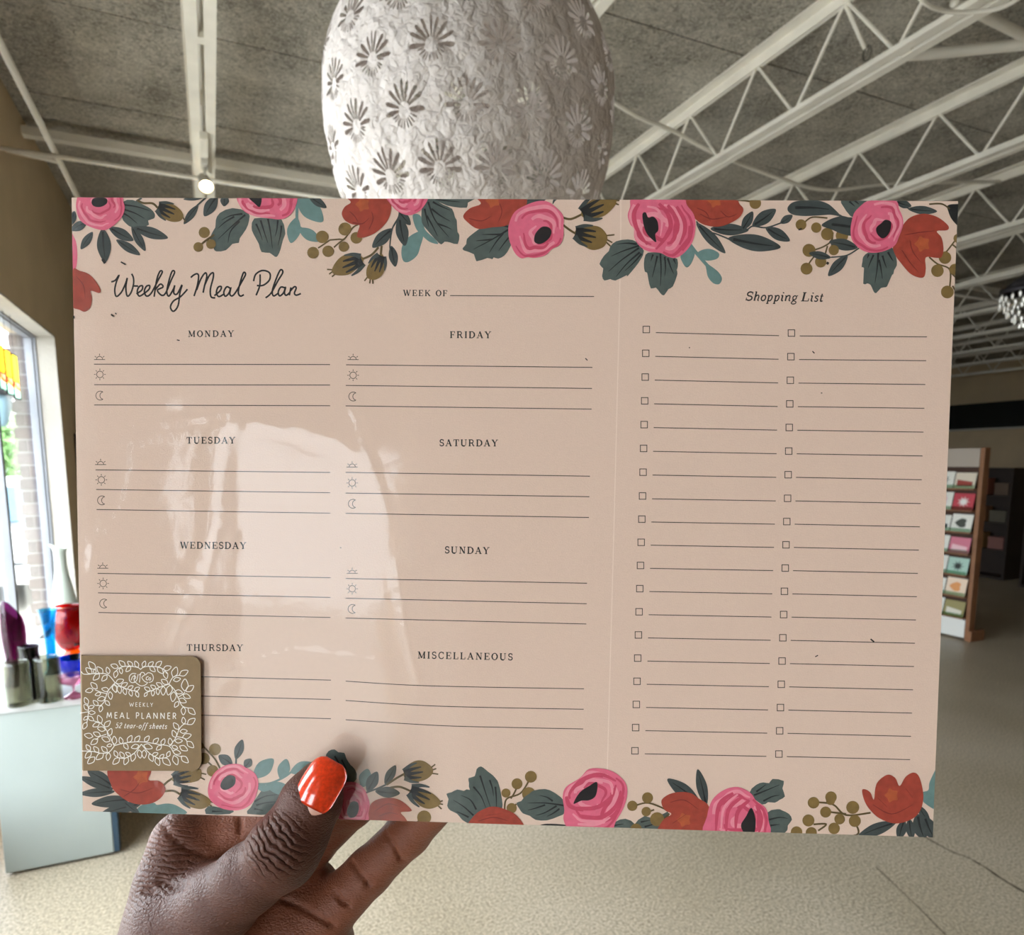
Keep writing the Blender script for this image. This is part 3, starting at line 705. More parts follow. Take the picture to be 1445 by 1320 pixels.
def slab(name, z0, z1, m, grow=0, n=1):
    a = [c*(1+grow) for c in CQ]
    vs = [(c.x, c.y, z0) for c in a] + [(c.x, c.y, z1) for c in a]
    return MB().add(vs, [(0,1,2,3),(7,6,5,4),(0,4,5,1),(1,5,6,2),(2,6,7,3),(3,7,4,0)]).build(name, m, pad)
slab('backing_board', -PT, -PT+.0012, board)
nS = 9
for k in range(nS):
    z0 = -PT+.0012 + k*(PT-.0014)/nS
    slab('sheet_bundle', z0, z0+(PT-.0014)/nS-.00006, paper_w, random.uniform(-.0012, .0006))
front = slab('front_sheet', -.0002, 0, paper); front['label'] = 'cream page with printed roses, ruled lines and checkboxes'

INK = {k: mat('ink_'+k, c, .75, v, 420) for k, (c, v) in dict(
    pink=((221,103,130), .06), pink_dark=((199,70,98), .06), pink_light=((232,143,158), .05), red=((160,62,45), .16), red_dark=((122,38,30), .1), orange=((178,86,48), .14),
    leaf=((80,90,86), .14), leaf_dark=((22,24,26), .05), slate=((62,69,68), .14), teal=((104,133,130), .1), olive=((126,100,52), .12), olive_dark=((92,74,38), .1), bud=((124,98,50), .12),
    black=((24,20,22), .02), line=((70,58,52), .02), icon=((84,72,64), .02), cream=((246,226,208), .02), kraft=((134,108,74), .06), white=((240,234,224), .02), score=((236,212,196), .02)).items()}

CROPS = dict(P=(0,0,1), A=(90,270,1445/370), B=(420,260,1445/280), C=(640,260,1445/260), D=(830,265,1445/300), E=(1090,270,1445/280),
             F=(100,900,1445/360), G=(400,1040,1445/360), H=(610,1070,1445/390), I=(870,1070,1445/475), L=(110,920,1358/180))
def px_of(cr, p): x0, y0, s = CROPS[cr]; return (x0+p[0]/s, y0+p[1]/s)

def clip_poly(P):
    """keep the part of a flat polygon that lies on the page"""
    n = 4
    for i in range(n):
        a, b = CQ[i], CQ[(i+1) % n]; nx, ny = (b.y-a.y), -(b.x-a.x)       # clockwise corners: inside on the right
        def side(p): return (p.x-a.x)*nx+(p.y-a.y)*ny
        out = []
        for k in range(len(P)):
            p, q = P[k], P[(k+1) % len(P)]; sp, sq = side(p), side(q)
            if sp >= 0: out.append(p)
            if (sp >= 0) != (sq >= 0): t = sp/(sp-sq); out.append(p+(q-p)*t)
        P = out
        if len(P) < 3: return []
    return P

class Print:
    """flat ink shapes of one printed motif: a few hundredths of a millimetre above the page"""
    def __init__(s, cr, layer=0): s.cr = cr; s.z = .00001+layer*.00003; s.mb = MB()
    def up(s): s.z += .0000035
    def pt(s, p): return loc2(*px_of(s.cr, p), s.z if s.z > .0008 else 0)
    def poly(s, pts, ink, smooth=4, clip=True):
        if smooth: pts = [(p.x, p.y) for p in catmull(pts, smooth, True)]
        P = [s.pt(p) for p in pts]
        if clip: P = clip_poly(P)
        if len(P) < 3: return s
        tris = tessellate_polygon([[Vector((p.x, p.y, 0)) for p in P]])
        s.mb.add([(p.x, p.y, s.z) for p in P], [tuple(t) for t in tris], INK[ink]); s.up(); return s
    def stroke(s, pts, wd, ink, smooth=5, taper=False, clip=True):
        """wd in crop pixels, or a list"""
        if smooth and len(pts) > 2: pts = [(p.x, p.y) for p in catmull(pts, smooth)]
        P = [s.pt(p) for p in pts]; k = MPX/CROPS[s.cr][2]; n = len(P); V = []
        for i, p in enumerate(P):
            d = P[min(i+1, n-1)]-P[max(i-1, 0)]
            d = d.normalized() if d.length > 0 else Vector((1, 0)); nn = Vector((-d.y, d.x))
            ww = wd*k/2
            if taper: u = i/(n-1); ww *= (.35+.65*math.sin(PI*min(1, .12+.88*u)) if taper != 'tip' else (1-.8*u))
            V += [p+nn*ww, p-nn*ww]
        for i in range(n-1):
            Q = [V[2*i], V[2*i+2], V[2*i+3], V[2*i+1]]
            if clip: Q = clip_poly(Q)
            if len(Q) >= 3: s.mb.add([(p.x, p.y, s.z) for p in Q], [tuple(range(len(Q)))], INK[ink])
        s.up(); return s
    def leaf(s, base, tip, wd, ink='slate', vein='leaf_dark'):
        b, t = Vector(base), Vector(tip); d = t-b; n = Vector((-d.y, d.x)).normalized()
        pts = [b, b+d*.25+n*wd*.38, b+d*.55+n*wd*.5, b+d*.85+n*wd*.28, t, b+d*.85-n*wd*.28, b+d*.55-n*wd*.5, b+d*.25-n*wd*.38]
        s.poly([tuple(p) for p in pts], ink)
        if vein: s.stroke([tuple(b+d*.1), tuple(b+d*.5+n*wd*.04), tuple(b+d*.85)], wd*.17, vein, taper='tip')
        return s
    def disc(s, x, y, r, ink='olive'):
        return s.poly([(x+r*math.cos(a*PI/8), y+r*math.sin(a*PI/8)) for a in range(16)], ink, 0)
    def done(s, name, parent=None):
        if s.mb.v: return s.mb.build(name, None, parent or front)

def rose(cr, outline, centre, focus, name='printed_rose'):
    p = Print(cr, 6); p.poly(outline, 'pink')
    cx, cy = focus; n = len(outline)
    for k, (f0, ink, a0, a1, wd) in enumerate(((.86,'pink_light',.02,.40,.10),(.90,'pink_dark',.45,.86,.07),(.74,'pink_dark',.05,.38,.08),(.70,'pink_light',.50,.92,.11),(.58,'pink_dark',.55,.95,.09),(.55,'pink_light',.10,.42,.12),(.42,'pink_dark',.2,.7,.08),(.34,'pink_light',.72,1.1,.10))):
        m = 12; pts = []
        for i in range(m+1):
            u = (a0+(a1-a0)*i/m)*n; i0 = int(u) % n; t = u-int(u)
            o = Vector(outline[i0]).lerp(Vector(outline[(i0+1) % n]), t)
            pts.append(tuple(Vector((cx, cy)).lerp(o, f0+.03*math.sin(i))))
        size = max(abs(q[0]-cx) for q in outline)
        p.stroke(pts, size*wd*1.1, ink, smooth=2, taper=True)
    p.poly(centre, 'black')
    return p.done(name)
def stripes(p, arcs, wd, ink):
    for a in arcs: p.stroke(a, wd, ink, taper=True)
def tulip(cr, outline, glow=None, lines=(), name='printed_tulip'):
    p = Print(cr, 5); p.poly(outline, 'red')
    if glow:
        x, y, r = glow; p.poly([(x+r*math.cos(a*PI/5)*(1 if a % 2 else .7), y+r*math.sin(a*PI/5)*(1 if a % 2 else .7)) for a in range(10)], 'orange')
    for l in lines: p.stroke(l, 7*CROPS[cr][2]/5, 'red_dark', taper=True)
    return p.done(name)
def serr(cr, outline, veins, name='printed_leaf', layer=1, ink='leaf'):
    p = Print(cr, layer); p.poly(outline, ink, 2)
    for v in veins: p.stroke(v, 14*CROPS[cr][2]/5, 'leaf_dark', taper='tip')
    return p.done(name)
def sprig(cr, stems=(), leaves=(), ink='slate', vein='leaf_dark', sw=10, name='printed_sprig', layer=2, stem_ink=None):
    p = Print(cr, layer)
    for s in stems: p.stroke(s, sw, stem_ink or ink)
    for l in leaves: p.leaf(*l, ink, vein)
    return p.done(name)
def berries(cr, stems, discs, sw=11, name='printed_berries', layer=3):
    p = Print(cr, layer)
    for s in stems: p.stroke(s, sw, 'olive_dark')
    for d in discs: p.disc(*d)
    return p.done(name)
def bud(cr, outline, base, tip, stem, tips, name='printed_bud', layer=4):
    p = Print(cr, layer)
    k = CROPS[cr][2]/5
    if stem: p.stroke(stem, 15*k, 'olive_dark')
    for t in tips: p.stroke(t, 10*k, 'olive_dark')
    p.poly(outline, 'bud')
    b, t = Vector(base), Vector(tip); d = t-b; n = Vector((-d.y, d.x))
    for o, l in ((-.32,.5),(-.17,.62),(0,.66),(.17,.58),(.32,.48)):
        p.stroke([tuple(b+n*o*.35+d*.04), tuple(b+n*o*.8+d*l*.5), tuple(b+n*o+d*l)], 40*k*d.length/(230*k), 'slate' if abs(o) > .2 else 'leaf_dark', taper='tip')
    return p.done(name)
def blobs(cr, polys, ink, name, layer=1):
    p = Print(cr, layer)
    for q in polys: p.poly(q, ink)
    return p.done(name)

# --- top border, left to right
sprig('A', [], [((385,200),(575,258),62),((250,200),(385,272),60),((375,195),(450,330),48),((215,205),(230,392),78),((160,225),(95,320),46),((130,170),(40,215),52),((290,268),(422,352),48),((60,110),(40,190),40)])
serr('A', [(325,60),(380,48),(440,75),(480,98),(502,125),(498,150),(465,162),(470,185),(430,200),(380,202),(340,175),(320,140)], [[(330,75),(400,85),(475,108)],[(330,100),(390,120),(445,150)],[(325,120),(360,140),(405,178)]])
rose('A', [(75,40),(70,90),(85,150),(130,190),(215,216),(270,195),(320,145),(338,95),(330,60),(315,15),(200,-10),(95,5)], [(155,65),(165,42),(205,33),(240,45),(238,70),(205,88),(170,85)], (200,62))
bud('A', [(515,95),(545,68),(600,72),(645,105),(660,140),(640,166),(590,168),(540,140)], (515,85), (660,150), [(405,50),(440,66),(490,68),(518,92)], [[(655,140),(672,170)]])
sprig('A', [[(790,30),(745,70),(730,85)],[(400,55),(430,38)]], [((742,75),(662,182),42),((845,25),(775,138),66),((890,20),(884,84),48),((780,32),(660,45),26)])
berries('A', [[(742,308),(780,275),(830,240)]], [(775,228,31),(742,308,27),(812,292,27)])
serr('A', [(860,120),(930,93),(1015,115),(1022,160),(1005,210),(970,260),(965,285),(930,290),(895,325),(840,332),(825,310),(806,255),(835,200),(838,160)], [[(1000,130),(930,190),(850,265)],[(985,125),(920,135),(870,160)],[(970,165),(920,220),(905,285)],[(940,140),(890,170),(850,205)]])
serr('A', [(1050,150),(1130,150),(1200,155),(1220,220),(1218,245),(1208,270),(1195,320),(1180,355),(1165,362),(1135,340),(1090,335),(1075,290),(1045,235),(1035,200)], [[(1125,150),(1140,230),(1150,315)],[(1085,160),(1105,225),(1125,285)],[(1180,160),(1175,210),(1165,250)],[(1060,180),(1080,225),(1095,270)],[(1200,190),(1195,240),(1180,300)]])
rose('A', [(955,25),(965,70),(1000,115),(1060,140),(1130,150),(1200,156),(1250,130),(1280,80),(1285,25),(1230,-40),(1100,-60),(990,-30)], [(1018,30),(1088,28),(1082,88),(1050,66)], (1060,50))
sprig('A', [[(1290,30),(1285,150),(1300,200),(1340,216)]], [((1285,145),(1252,286),74),((1285,25),(1428,168),104),((1295,205),(1412,275),62)], 'teal', None, 16)
sprig('A', [], [((1350,25),(1448,92),46)], layer=3)
blobs('A', [[(30,230),(58,255),(72,300),(75,370),(66,430),(40,480)]], 'pink', 'printed_rose')
tulip('A', [(50,438),(90,440),(140,458),(180,500),(204,545),(195,562),(150,550),(156,590),(148,640),(120,665),(90,655),(40,620)], None, [[(70,470),(110,520),(120,590)]])
berries('B', [[(232,408),(300,402),(342,398),(400,320),(445,293)],[(342,400),(300,430),(265,462)],[(232,410),(190,440),(150,466)],[(440,350),(470,305)]], [(180,385,46),(113,500,43),(222,490,42),(345,328,48),(337,457,38),(428,392,43)])
sprig('B', [[(740,190),(735,240),(690,325),(672,450),(682,490)],[(735,250),(690,320)]], [((740,240),(782,450),92),((738,200),(822,298),62),((690,325),(545,462),88),((682,450),(712,602),66)])
tulip('B', [(350,80),(388,132),(345,165),(322,215),(345,265),(400,295),(450,300),(440,345),(435,385),(480,390),(560,360),(630,300),(672,230),(684,150),(680,70),(500,40)], (475,150,55), [[(400,280),(470,290),(520,250)],[(520,330),(550,260),(540,200)],[(380,200),(420,240),(440,280)]])
bud('B', [(478,540),(430,510),(370,508),(310,535),(265,590),(250,640),(290,665),(370,660),(430,620),(470,580)], (478,550), (250,640), [(470,548),(540,515),(590,460)], [[(258,625),(215,622)],[(255,638),(230,657)],[(275,655),(250,676)]])
bud('B', [(605,515),(560,540),(515,590),(500,640),(510,685),(560,698),(610,670),(640,610),(635,555),(620,515)], (612,515), (535,700), [(605,520),(612,450)], [[(508,680),(487,706)],[(530,692),(525,724)],[(546,692),(549,727)]])
blobs('B', [[(905,340),(830,370),(770,430),(755,500),(770,560),(810,566),(870,520),(895,450),(915,380)],[(838,228),(890,225),(915,290),(935,340),(1000,400),(1022,436),(960,420),(905,372),(860,320)]], 'teal', 'printed_sprig')
serr('B', [(960,70),(1320,80),(1310,100),(1240,135),(1232,172),(1130,165),(1050,140)], [[(980,105),(1080,120),(1180,130)]])
serr('B', [(945,90),(990,105),(1060,150),(1125,180),(1145,240),(1158,262),(1160,290),(1165,350),(1178,372),(1165,437),(1110,425),(1070,420),(1045,440),(1000,400),(940,330),(905,280),(903,190),(925,130)], [[(950,130),(1000,260),(1100,385)],[(975,180),(1040,230),(1110,270)],[(985,130),(1040,160),(1110,190)],[(925,180),(940,250),(955,310)],[(940,230),(980,300),(1020,380)],[(1020,290),(1080,310),(1120,330)]], layer=2)
rose('B', [(645,80),(680,150),(730,200),(800,228),(860,215),(915,170),(955,80),(900,-10),(720,-20)], [(725,60),(775,60),(770,104),(735,104)], (750,70))
tulip('C', [(185,90),(215,155),(130,190),(76,250),(110,300),(190,352),(300,340),(430,320),(550,210),(565,100),(400,40)], (310,130,60), [[(120,270),(220,290),(300,250)],[(360,150),(380,220),(350,300)]])
serr('C', [(190,360),(270,305),(350,300),(440,310),(480,400),(440,500),(400,560),(350,585),(315,575),(305,590),(265,580),(180,606),(160,550),(80,520),(74,500),(100,470),(105,430),(150,390)], [[(450,340),(350,320),(275,322)],[(450,345),(310,430),(155,512)],[(390,385),(330,460),(280,540)],[(370,395),(290,395),(225,395)],[(450,400),(400,460),(355,522)],[(300,435),(240,440),(175,445)]], layer=2)
rose('C', [(436,310),(480,220),(560,170),(660,135),(740,140),(810,190),(860,250),(862,330),(860,420),(830,480),(770,512),(720,560),(640,580),(580,575),(530,583),(480,540),(440,450),(430,380)], [(638,400),(665,360),(700,335),(745,340),(768,370),(755,420),(710,460),(665,472),(633,450)], (700,400))
bud('C', [(1000,225),(1040,160),(1090,122),(1180,100),(1260,108),(1275,150),(1230,210),(1170,255),(1090,270),(1020,265)], (1000,240), (1270,120), [(855,262),(920,275),(1005,238)], [[(1255,128),(1300,130)],[(1255,148),(1296,163)]])
bud('C', [(950,380),(990,335),(1060,325),(1140,335),(1190,380),(1206,430),(1180,490),(1110,518),(1050,505),(980,450)], (945,380), (1205,440), [(860,322),(910,360),(955,388)], [[(1195,405),(1262,398)],[(1200,435),(1245,460)],[(1195,455),(1230,487)]])
blobs('C', [[(555,165),(580,120),(650,95),(735,100),(700,138),(620,152)],[(778,158),(785,118),(832,108),(800,130)]], 'slate', 'printed_leaf')
serr('D', [(330,370),(270,352),(190,365),(150,400),(140,432),(110,460),(76,520),(102,550),(94,600),(110,632),(150,622),(185,632),(262,595),(265,605),(320,540),(355,490),(378,430)], [[(330,385),(260,378),(195,385)],[(345,395),(240,430),(155,467)],[(345,410),(230,490),(138,570)],[(350,440),(260,520),(190,605)],[(362,450),(310,510),(250,565)]], layer=3)
serr('D', [(390,455),(430,440),(510,445),(560,470),(605,485),(608,540),(600,560),(606,588),(575,672),(545,690),(515,733),(490,718),(460,680),(425,686),(408,620),(400,578),(385,572),(378,520)], [[(490,450),(495,560),(490,670)],[(440,455),(425,500)],[(470,465),(455,530),(435,610)],[(520,470),(525,540),(520,600)],[(540,480),(560,540),(580,585)],[(580,485),(595,520)]], layer=3)
tulip('D', [(640,60),(970,70),(1030,115),(1054,150),(1030,200),(970,240),(900,264),(830,264),(760,240),(700,180)], (860,90,50), [[(760,180),(840,215),(940,200)],[(900,160),(950,200),(1010,180)],[(740,140),(800,170),(830,230)]])
sprig('D', [[(735,230),(790,290),(870,315),(955,350),(1020,385)],[(1010,300),(1080,285),(1120,262),(1210,272),(1315,238)]], [((735,240),(932,446),74),((830,280),(1090,290),80),((950,345),(1308,405),112),((1045,290),(1118,163),66),((1115,262),(1275,148),88),((1205,272),(1370,362),78),((1305,243),(1388,188),52)])
p = Print('D', 2); p.stroke([(690,385),(740,450),(810,530)], 22, 'teal'); p.poly([(725,440),(690,395),(640,440),(628,480),(665,542),(700,515)], 'teal'); p.poly([(735,455),(770,425),(830,417),(887,445),(880,480),(830,496),(780,490)], 'teal'); p.poly([(800,515),(850,545),(890,580),(909,620),(890,656),(850,650),(815,610),(803,560)], 'teal'); p.done('printed_sprig')
berries('D', [[(1000,85),(1060,88),(1100,95)]], [(1135,106,40)])
rose('D', [(300,70),(285,130),(268,190),(285,250),(310,280),(313,340),(350,400),(410,435),(490,445),(540,470),(590,479),(640,455),(690,400),(718,340),(729,250),(715,180),(670,120),(640,65),(460,40)], [(368,182),(390,170),(408,205),(440,198),(470,230),(476,290),(455,320),(462,372),(430,350),(395,310),(375,250)], (430,260))
p = Print('D', 7); stripes(p, [[(540,120),(590,200),(605,290),(560,370)],[(600,130),(650,220),(655,300),(620,390)],[(480,110),(540,180),(560,270),(520,350),(460,420)],[(345,110),(310,180),(330,280),(400,390)],[(690,260),(690,340),(640,430)]], 30, 'pink_dark'); stripes(p, [[(570,125),(625,220),(632,300),(590,400)],[(400,130),(470,150),(500,230),(490,330)]], 18, 'pink_light'); p.poly([(368,182),(390,170),(408,205),(440,198),(470,230),(476,290),(455,320),(462,372),(430,350),(395,310),(375,250)], 'black'); p.done('printed_petals')
serr('E', [(500,50),(700,50),(620,135),(585,190),(550,160),(525,125)], [[(560,75),(600,110)],[(600,70),(630,95)]])
p = Print('E', 2); p.poly([(108,130),(140,85),(220,66),(320,66),(400,90),(450,130),(492,180),(420,172),(330,178),(220,181),(140,168)], 'slate'); p.stroke([(165,120),(290,120),(410,132)], 22, 'leaf_dark', taper='tip'); p.done('printed_leaf')
p = Print('E', 4); p.poly([(590,205),(550,190),(500,182),(420,205),(356,250),(430,280),(500,310),(590,320)], 'slate'); p.stroke([(430,243),(500,250),(565,260)], 18, 'leaf_dark'); p.stroke([(485,175),(520,195),(560,215)], 14, 'slate'); p.done('printed_leaf')
berries('E', [[(235,225),(290,190),(400,196)],[(300,430),(370,405),(425,365),(440,300)],[(250,565),(270,520),(300,480)],[(380,470),(400,400)],[(430,400),(440,300)]], [(207,245,40),(318,266,38),(398,313,46),(505,325,46),(265,432,48),(247,565,44),(350,515,42),(445,430,38)])
sprig('E', [[(630,415),(540,468),(425,482)]], [((620,412),(412,368),84),((425,485),(265,452),58),((545,468),(405,618),78)], layer=4)
serr('E', [(660,480),(700,445),(800,430),(870,410),(900,480),(905,540),(885,575),(880,605),(870,610),(840,680),(825,700),(790,705),(755,743),(735,730),(715,685),(690,672),(660,674),(666,560),(648,555),(655,510)], [[(770,450),(762,560),(745,668)],[(700,460),(690,490)],[(735,465),(715,510),(695,560)],[(775,500),(790,570),(800,640)],[(800,470),(815,520),(830,560)],[(840,445),(865,490),(880,510)]], layer=3)
tulip('E', [(940,260),(990,200),(1060,170),(1130,168),(1210,195),(1278,252),(1270,285),(1195,292),(1230,340),(1244,420),(1230,480),(1190,487),(1115,483),(1115,560),(1105,620),(1070,631),(1000,600),(930,520),(895,470),(875,400),(910,320)], (1090,385,60), [[(960,320),(1080,300),(1180,290)],[(940,430),(1000,520),(1060,590)],[(1000,360),(1020,440),(1080,520)]])
sprig('E', [[(900,95),(990,125)]], [((985,130),(1198,148),62),((900,80),(1010,110),60)], layer=4)
blobs('E', [[(1275,105),(1330,95),(1380,110),(1375,260),(1310,212),(1280,150)]], 'leaf_dark', 'printed_leaf', 3)
berries('E', [[(1140,480),(1200,530),(1290,572),(1290,700)],[(1240,470),(1275,430),(1325,365)],[(1295,590),(1350,645)],[(1310,690),(1350,760)],[(1140,95),(1230,93),(1290,130)],[(1310,390),(1360,430)]], [(1255,485,46),(1200,580,46),(1325,570,40),(1272,735,47),(1350,345,34)])
rose('E', [(690,75),(800,60),(900,75),(920,130),(945,190),(949,250),(920,330),(890,395),(820,435),(740,450),(670,440),(610,400),(575,350),(567,280),(580,200),(600,150),(650,100)], [(760,260),(790,235),(820,210),(860,225),(858,280),(835,325),(800,346),(765,320),(752,285)], (800,280))

# --- bottom border, left to right
sprig('F', [], [((240,840),(95,752),70),((240,860),(50,790),54),((250,872),(50,885),50),((340,915),(118,942),66),((400,940),(170,1000),66),((300,930),(390,1000),40)])
blobs('F', [[(385,960),(440,936),(475,938),(490,948),(550,940),(605,955),(650,1000),(395,1000)]], 'teal', 'printed_sprig')
tulip('F', [(222,740),(445,740),(440,805),(500,812),(536,850),(525,890),(480,930),(410,946),(330,930),(260,880),(228,830)], (400,790,45), [[(280,860),(380,880),(470,850)],[(300,900),(360,860),(390,820)]])
bud('F', [(575,792),(600,755),(660,740),(735,745),(733,800),(690,820),(620,826),(580,815)], (575,805), (740,770), [(525,838),(550,815),(580,795)], [[(725,765),(768,775)],[(728,790),(760,805)]])
bud('F', [(615,890),(640,865),(690,865),(750,890),(790,920),(785,950),(740,971),(680,960),(635,930)], (615,880), (790,945), [(525,872),(580,868),(622,890)], [[(780,925),(808,935)],[(780,945),(800,955)]])
berries('F', [[(740,605),(810,680),(845,740)],[(755,685),(800,725)]], [(817,633,34),(755,685,33),(803,755,33),(735,612,20)], 10)
sprig('F', [[(938,660),(935,720)]], [((915,720),(838,668),60),((935,690),(972,578),52),((985,735),(1022,688),50)], layer=3)
serr('F', [(1020,960),(1060,895),(1100,858),(1190,880),(1200,905),(1225,930),(1200,960),(1160,1000),(1000,1000)], [[(1040,930),(1100,900),(1170,890)],[(1050,950),(1110,935),(1180,930)],[(1040,970),(1090,980)]])
serr('F', [(765,1000),(778,955),(850,965),(920,975),(900,1000)], [[(800,985),(860,985)]])
sprig('F', [[(1060,830),(1130,825),(1210,790),(1265,748)],[(1110,835),(1160,850)]], [((1035,795),(1148,688),84),((1190,805),(1222,688),70),((1245,765),(1370,712),70),((1105,835),(1255,872),70),((1050,845),(1130,860),40)], 'teal', None, 12)
rose('F', [(778,880),(785,820),(820,760),(880,722),(950,716),(1000,740),(1045,770),(1063,820),(1055,880),(1030,935),(980,970),(920,979),(850,965),(800,930)], [(848,840),(865,800),(900,778),(932,790),(930,830),(900,855),(868,862)], (895,825))
serr('G', [(255,82),(290,72),(310,88),(345,92),(355,120),(380,160),(405,185),(415,240),(340,290),(270,200),(238,125)], [[(290,110),(330,180),(355,260)],[(330,130),(360,190)]])
sprig('G', [[(420,300),(460,240)]], [((450,285),(478,182),72)], 'teal', None, 12)
sprig('G', [[(465,318),(540,290),(600,262)]], [((475,310),(532,198),66),((575,268),(636,162),52),((520,308),(660,320),62)], layer=3)
bud('G', [(680,210),(700,165),(750,136),(800,140),(845,180),(840,215),(800,245),(740,256),(695,238)], (678,215), (850,190), [(585,272),(640,235),(685,210)], [[(832,178),(860,156)],[(838,190),(866,180)],[(835,206),(877,212)]])
bud('G', [(715,310),(740,290),(790,295),(850,325),(889,365),(880,390),(830,408),(780,395),(735,350)], (712,300), (890,385), [(605,288),(660,284),(720,308)], [[(875,370),(903,362)],[(880,380),(904,383)],[(872,388),(896,409)]])
berries('G', [[(748,495),(775,470)]], [(797,457,40)], 12)
tulip('G', [(470,470),(485,400),(520,360),(590,345),(660,358),(722,408),(718,423),(665,428),(692,462),(700,500),(580,500)], None, [[(520,420),(590,380),(660,395)],[(540,450),(600,430),(650,440)]])
rose('G', [(310,270),(400,256),(450,285),(475,330),(489,380),(482,430),(470,480),(320,470),(290,360)], [(360,420),(385,370),(420,370),(428,410),(410,450),(375,456)], (395,410))
serr('H', [(190,345),(130,292),(95,275),(78,250),(85,215),(74,188),(100,180),(130,165),(165,172),(200,168),(270,270)], [[(215,300),(165,255),(110,220)],[(230,270),(200,220),(150,195)],[(190,310),(150,290),(125,280)]])
serr('H', [(192,130),(190,105),(222,95),(232,58),(255,44),(280,62),(292,72),(318,92),(335,112),(345,128),(362,200),(362,280),(280,280),(200,178)], [[(250,92),(275,170),(305,260)],[(300,115),(315,160),(320,200)],[(215,150),(255,200),(280,260)],[(330,150),(335,210),(335,265)]], layer=2)
berries('H', [[(378,280),(388,215),(460,185),(505,120)],[(410,212),(425,190),(440,160)],[(420,262),(440,240)]], [(385,183,24),(443,135,29),(515,98,31),(415,262,27),(505,188,36)], 9)
serr('H', [(695,285),(695,230),(640,182),(590,162),(530,170),(510,185),(480,205),(465,225),(440,235),(455,265),(475,290),(510,302),(540,323),(600,326),(660,305)], [[(690,248),(590,235),(500,235)],[(650,250),(590,285),(540,300)],[(630,225),(600,205),(560,195)],[(665,265),(630,290),(600,305)],[(590,245),(540,262),(500,272)]], layer=4)
tulip('H', [(180,380),(220,300),(280,262),(330,254),(400,275),(450,310),(480,380),(330,400)], None, [[(240,330),(320,310),(400,330)],[(280,300),(360,290)]])
blobs('H', [[(560,355),(600,344),(700,350),(745,368),(700,385),(570,380)]], 'leaf_dark', 'printed_leaf')
serr('H', [(915,380),(955,335),(1010,318),(1058,345),(1030,385)], [[(940,355),(1000,345)]]); serr('H', [(1055,350),(1110,303),(1160,318),(1230,280),(1235,320),(1200,385),(1100,385)], [[(1090,335),(1140,325)],[(1110,360),(1180,340)]])
berries('H', [[(1065,247),(1130,235),(1225,270)],[(1120,285),(1160,270)],[(1240,290),(1190,340)]], [(1045,250,27),(1125,208,29),(1118,280,25),(1175,320,37),(1065,372,30)], 9, layer=4)
rose('H', [(690,270),(682,200),(700,150),(770,105),(820,57),(900,57),(960,80),(1010,130),(1019,190),(1000,260),(960,330),(920,390),(740,390),(688,330)], [(738,238),(770,180),(820,145),(862,126),(855,195),(820,220),(780,222)], (820,190))
p = Print('H', 7); stripes(p, [[(730,160),(790,110),(880,85),(960,120)],[(730,260),(850,260),(930,210),(960,140)],[(770,300),(880,310),(960,250),(985,170)],[(900,330),(960,290),(1000,200)],[(700,200),(720,250),(790,275)]], 24, 'pink_dark'); stripes(p, [[(760,345),(860,345),(930,310)],[(850,110),(930,130),(940,190)]], 18, 'pink_light'); p.poly([(738,238),(770,180),(820,145),(862,126),(855,195),(820,220),(780,222)], 'black'); p.done('printed_petals')
sprig('I', [], [((355,190),(218,90),58),((385,205),(348,48),46)], layer=3)
tulip('I', [(193,180),(240,150),(310,148),(350,172),(400,215),(400,335),(190,330),(196,270),(235,240),(205,222)], (290,265,32), [[(230,190),(290,180),(350,220)],[(240,280),(300,240)]])
serr('I', [(570,152),(600,115),(630,105),(655,108),(670,90),(718,99),(712,130),(723,165),(700,180),(680,192),(650,190),(625,200)], [[(590,160),(640,140),(700,115)],[(630,185),(670,165),(700,160)],[(600,145),(640,115)]]); serr('I', [(640,240),(690,220),(710,225),(740,240),(753,265),(735,290),(733,310),(700,335),(640,335)], [[(655,265),(700,255),(735,260)],[(660,290),(700,285)]])
rose('I', [(388,250),(410,180),(460,137),(520,124),(575,150),(600,185),(640,215),(651,265),(640,335),(386,335)], [(533,290),(555,250),(578,213),(596,265),(588,330),(555,330)], (560,270))
p = Print('I', 7); stripes(p, [[(500,150),(440,200),(425,320)],[(540,165),(480,220),(470,320)],[(570,180),(520,230),(510,310)],[(600,200),(620,260),(610,320)]], 18, 'pink_dark'); stripes(p, [[(520,155),(460,215),(448,320)]], 12, 'pink_light'); p.poly([(533,290),(555,250),(578,213),(596,265),(588,330),(555,330)], 'black'); p.done('printed_petals')
berries('I', [[(865,190),(930,200),(985,245),(1090,235)],[(915,232),(985,240)],[(845,285),(900,284),(865,312)],[(900,340),(1030,330),(1028,285)],[(720,335),(770,315)]], [(845,192,25),(920,168,25),(897,232,24),(823,268,26),(772,318,25),(835,320,24),(933,302,25),(957,262,23),(1013,212,28),(1022,270,26),(918,182,20)], 8)
sprig('I', [], [((1200,275),(1036,335),52),((1235,265),(1210,350),44),((1255,260),(1268,350),40),((1290,200),(1345,280),34),((1290,240),(1320,350),70),((1320,250),(1365,350),60)], layer=3)
blobs('I', [[(1385,40),(1345,100),(1338,138),(1310,150),(1320,192),(1390,215)]], 'teal', 'printed_sprig')
tulip('I', [(1053,138),(1070,135),(1090,150),(1104,178),(1115,110),(1160,72),(1195,85),(1214,120),(1240,80),(1275,62),(1300,85),(1316,160),(1305,220),(1270,260),(1200,281),(1130,260),(1085,220),(1062,180)], (1180,160,32), [[(1100,200),(1180,240),(1270,200)],[(1120,170),(1160,210)],[(1240,130),(1270,170)]])

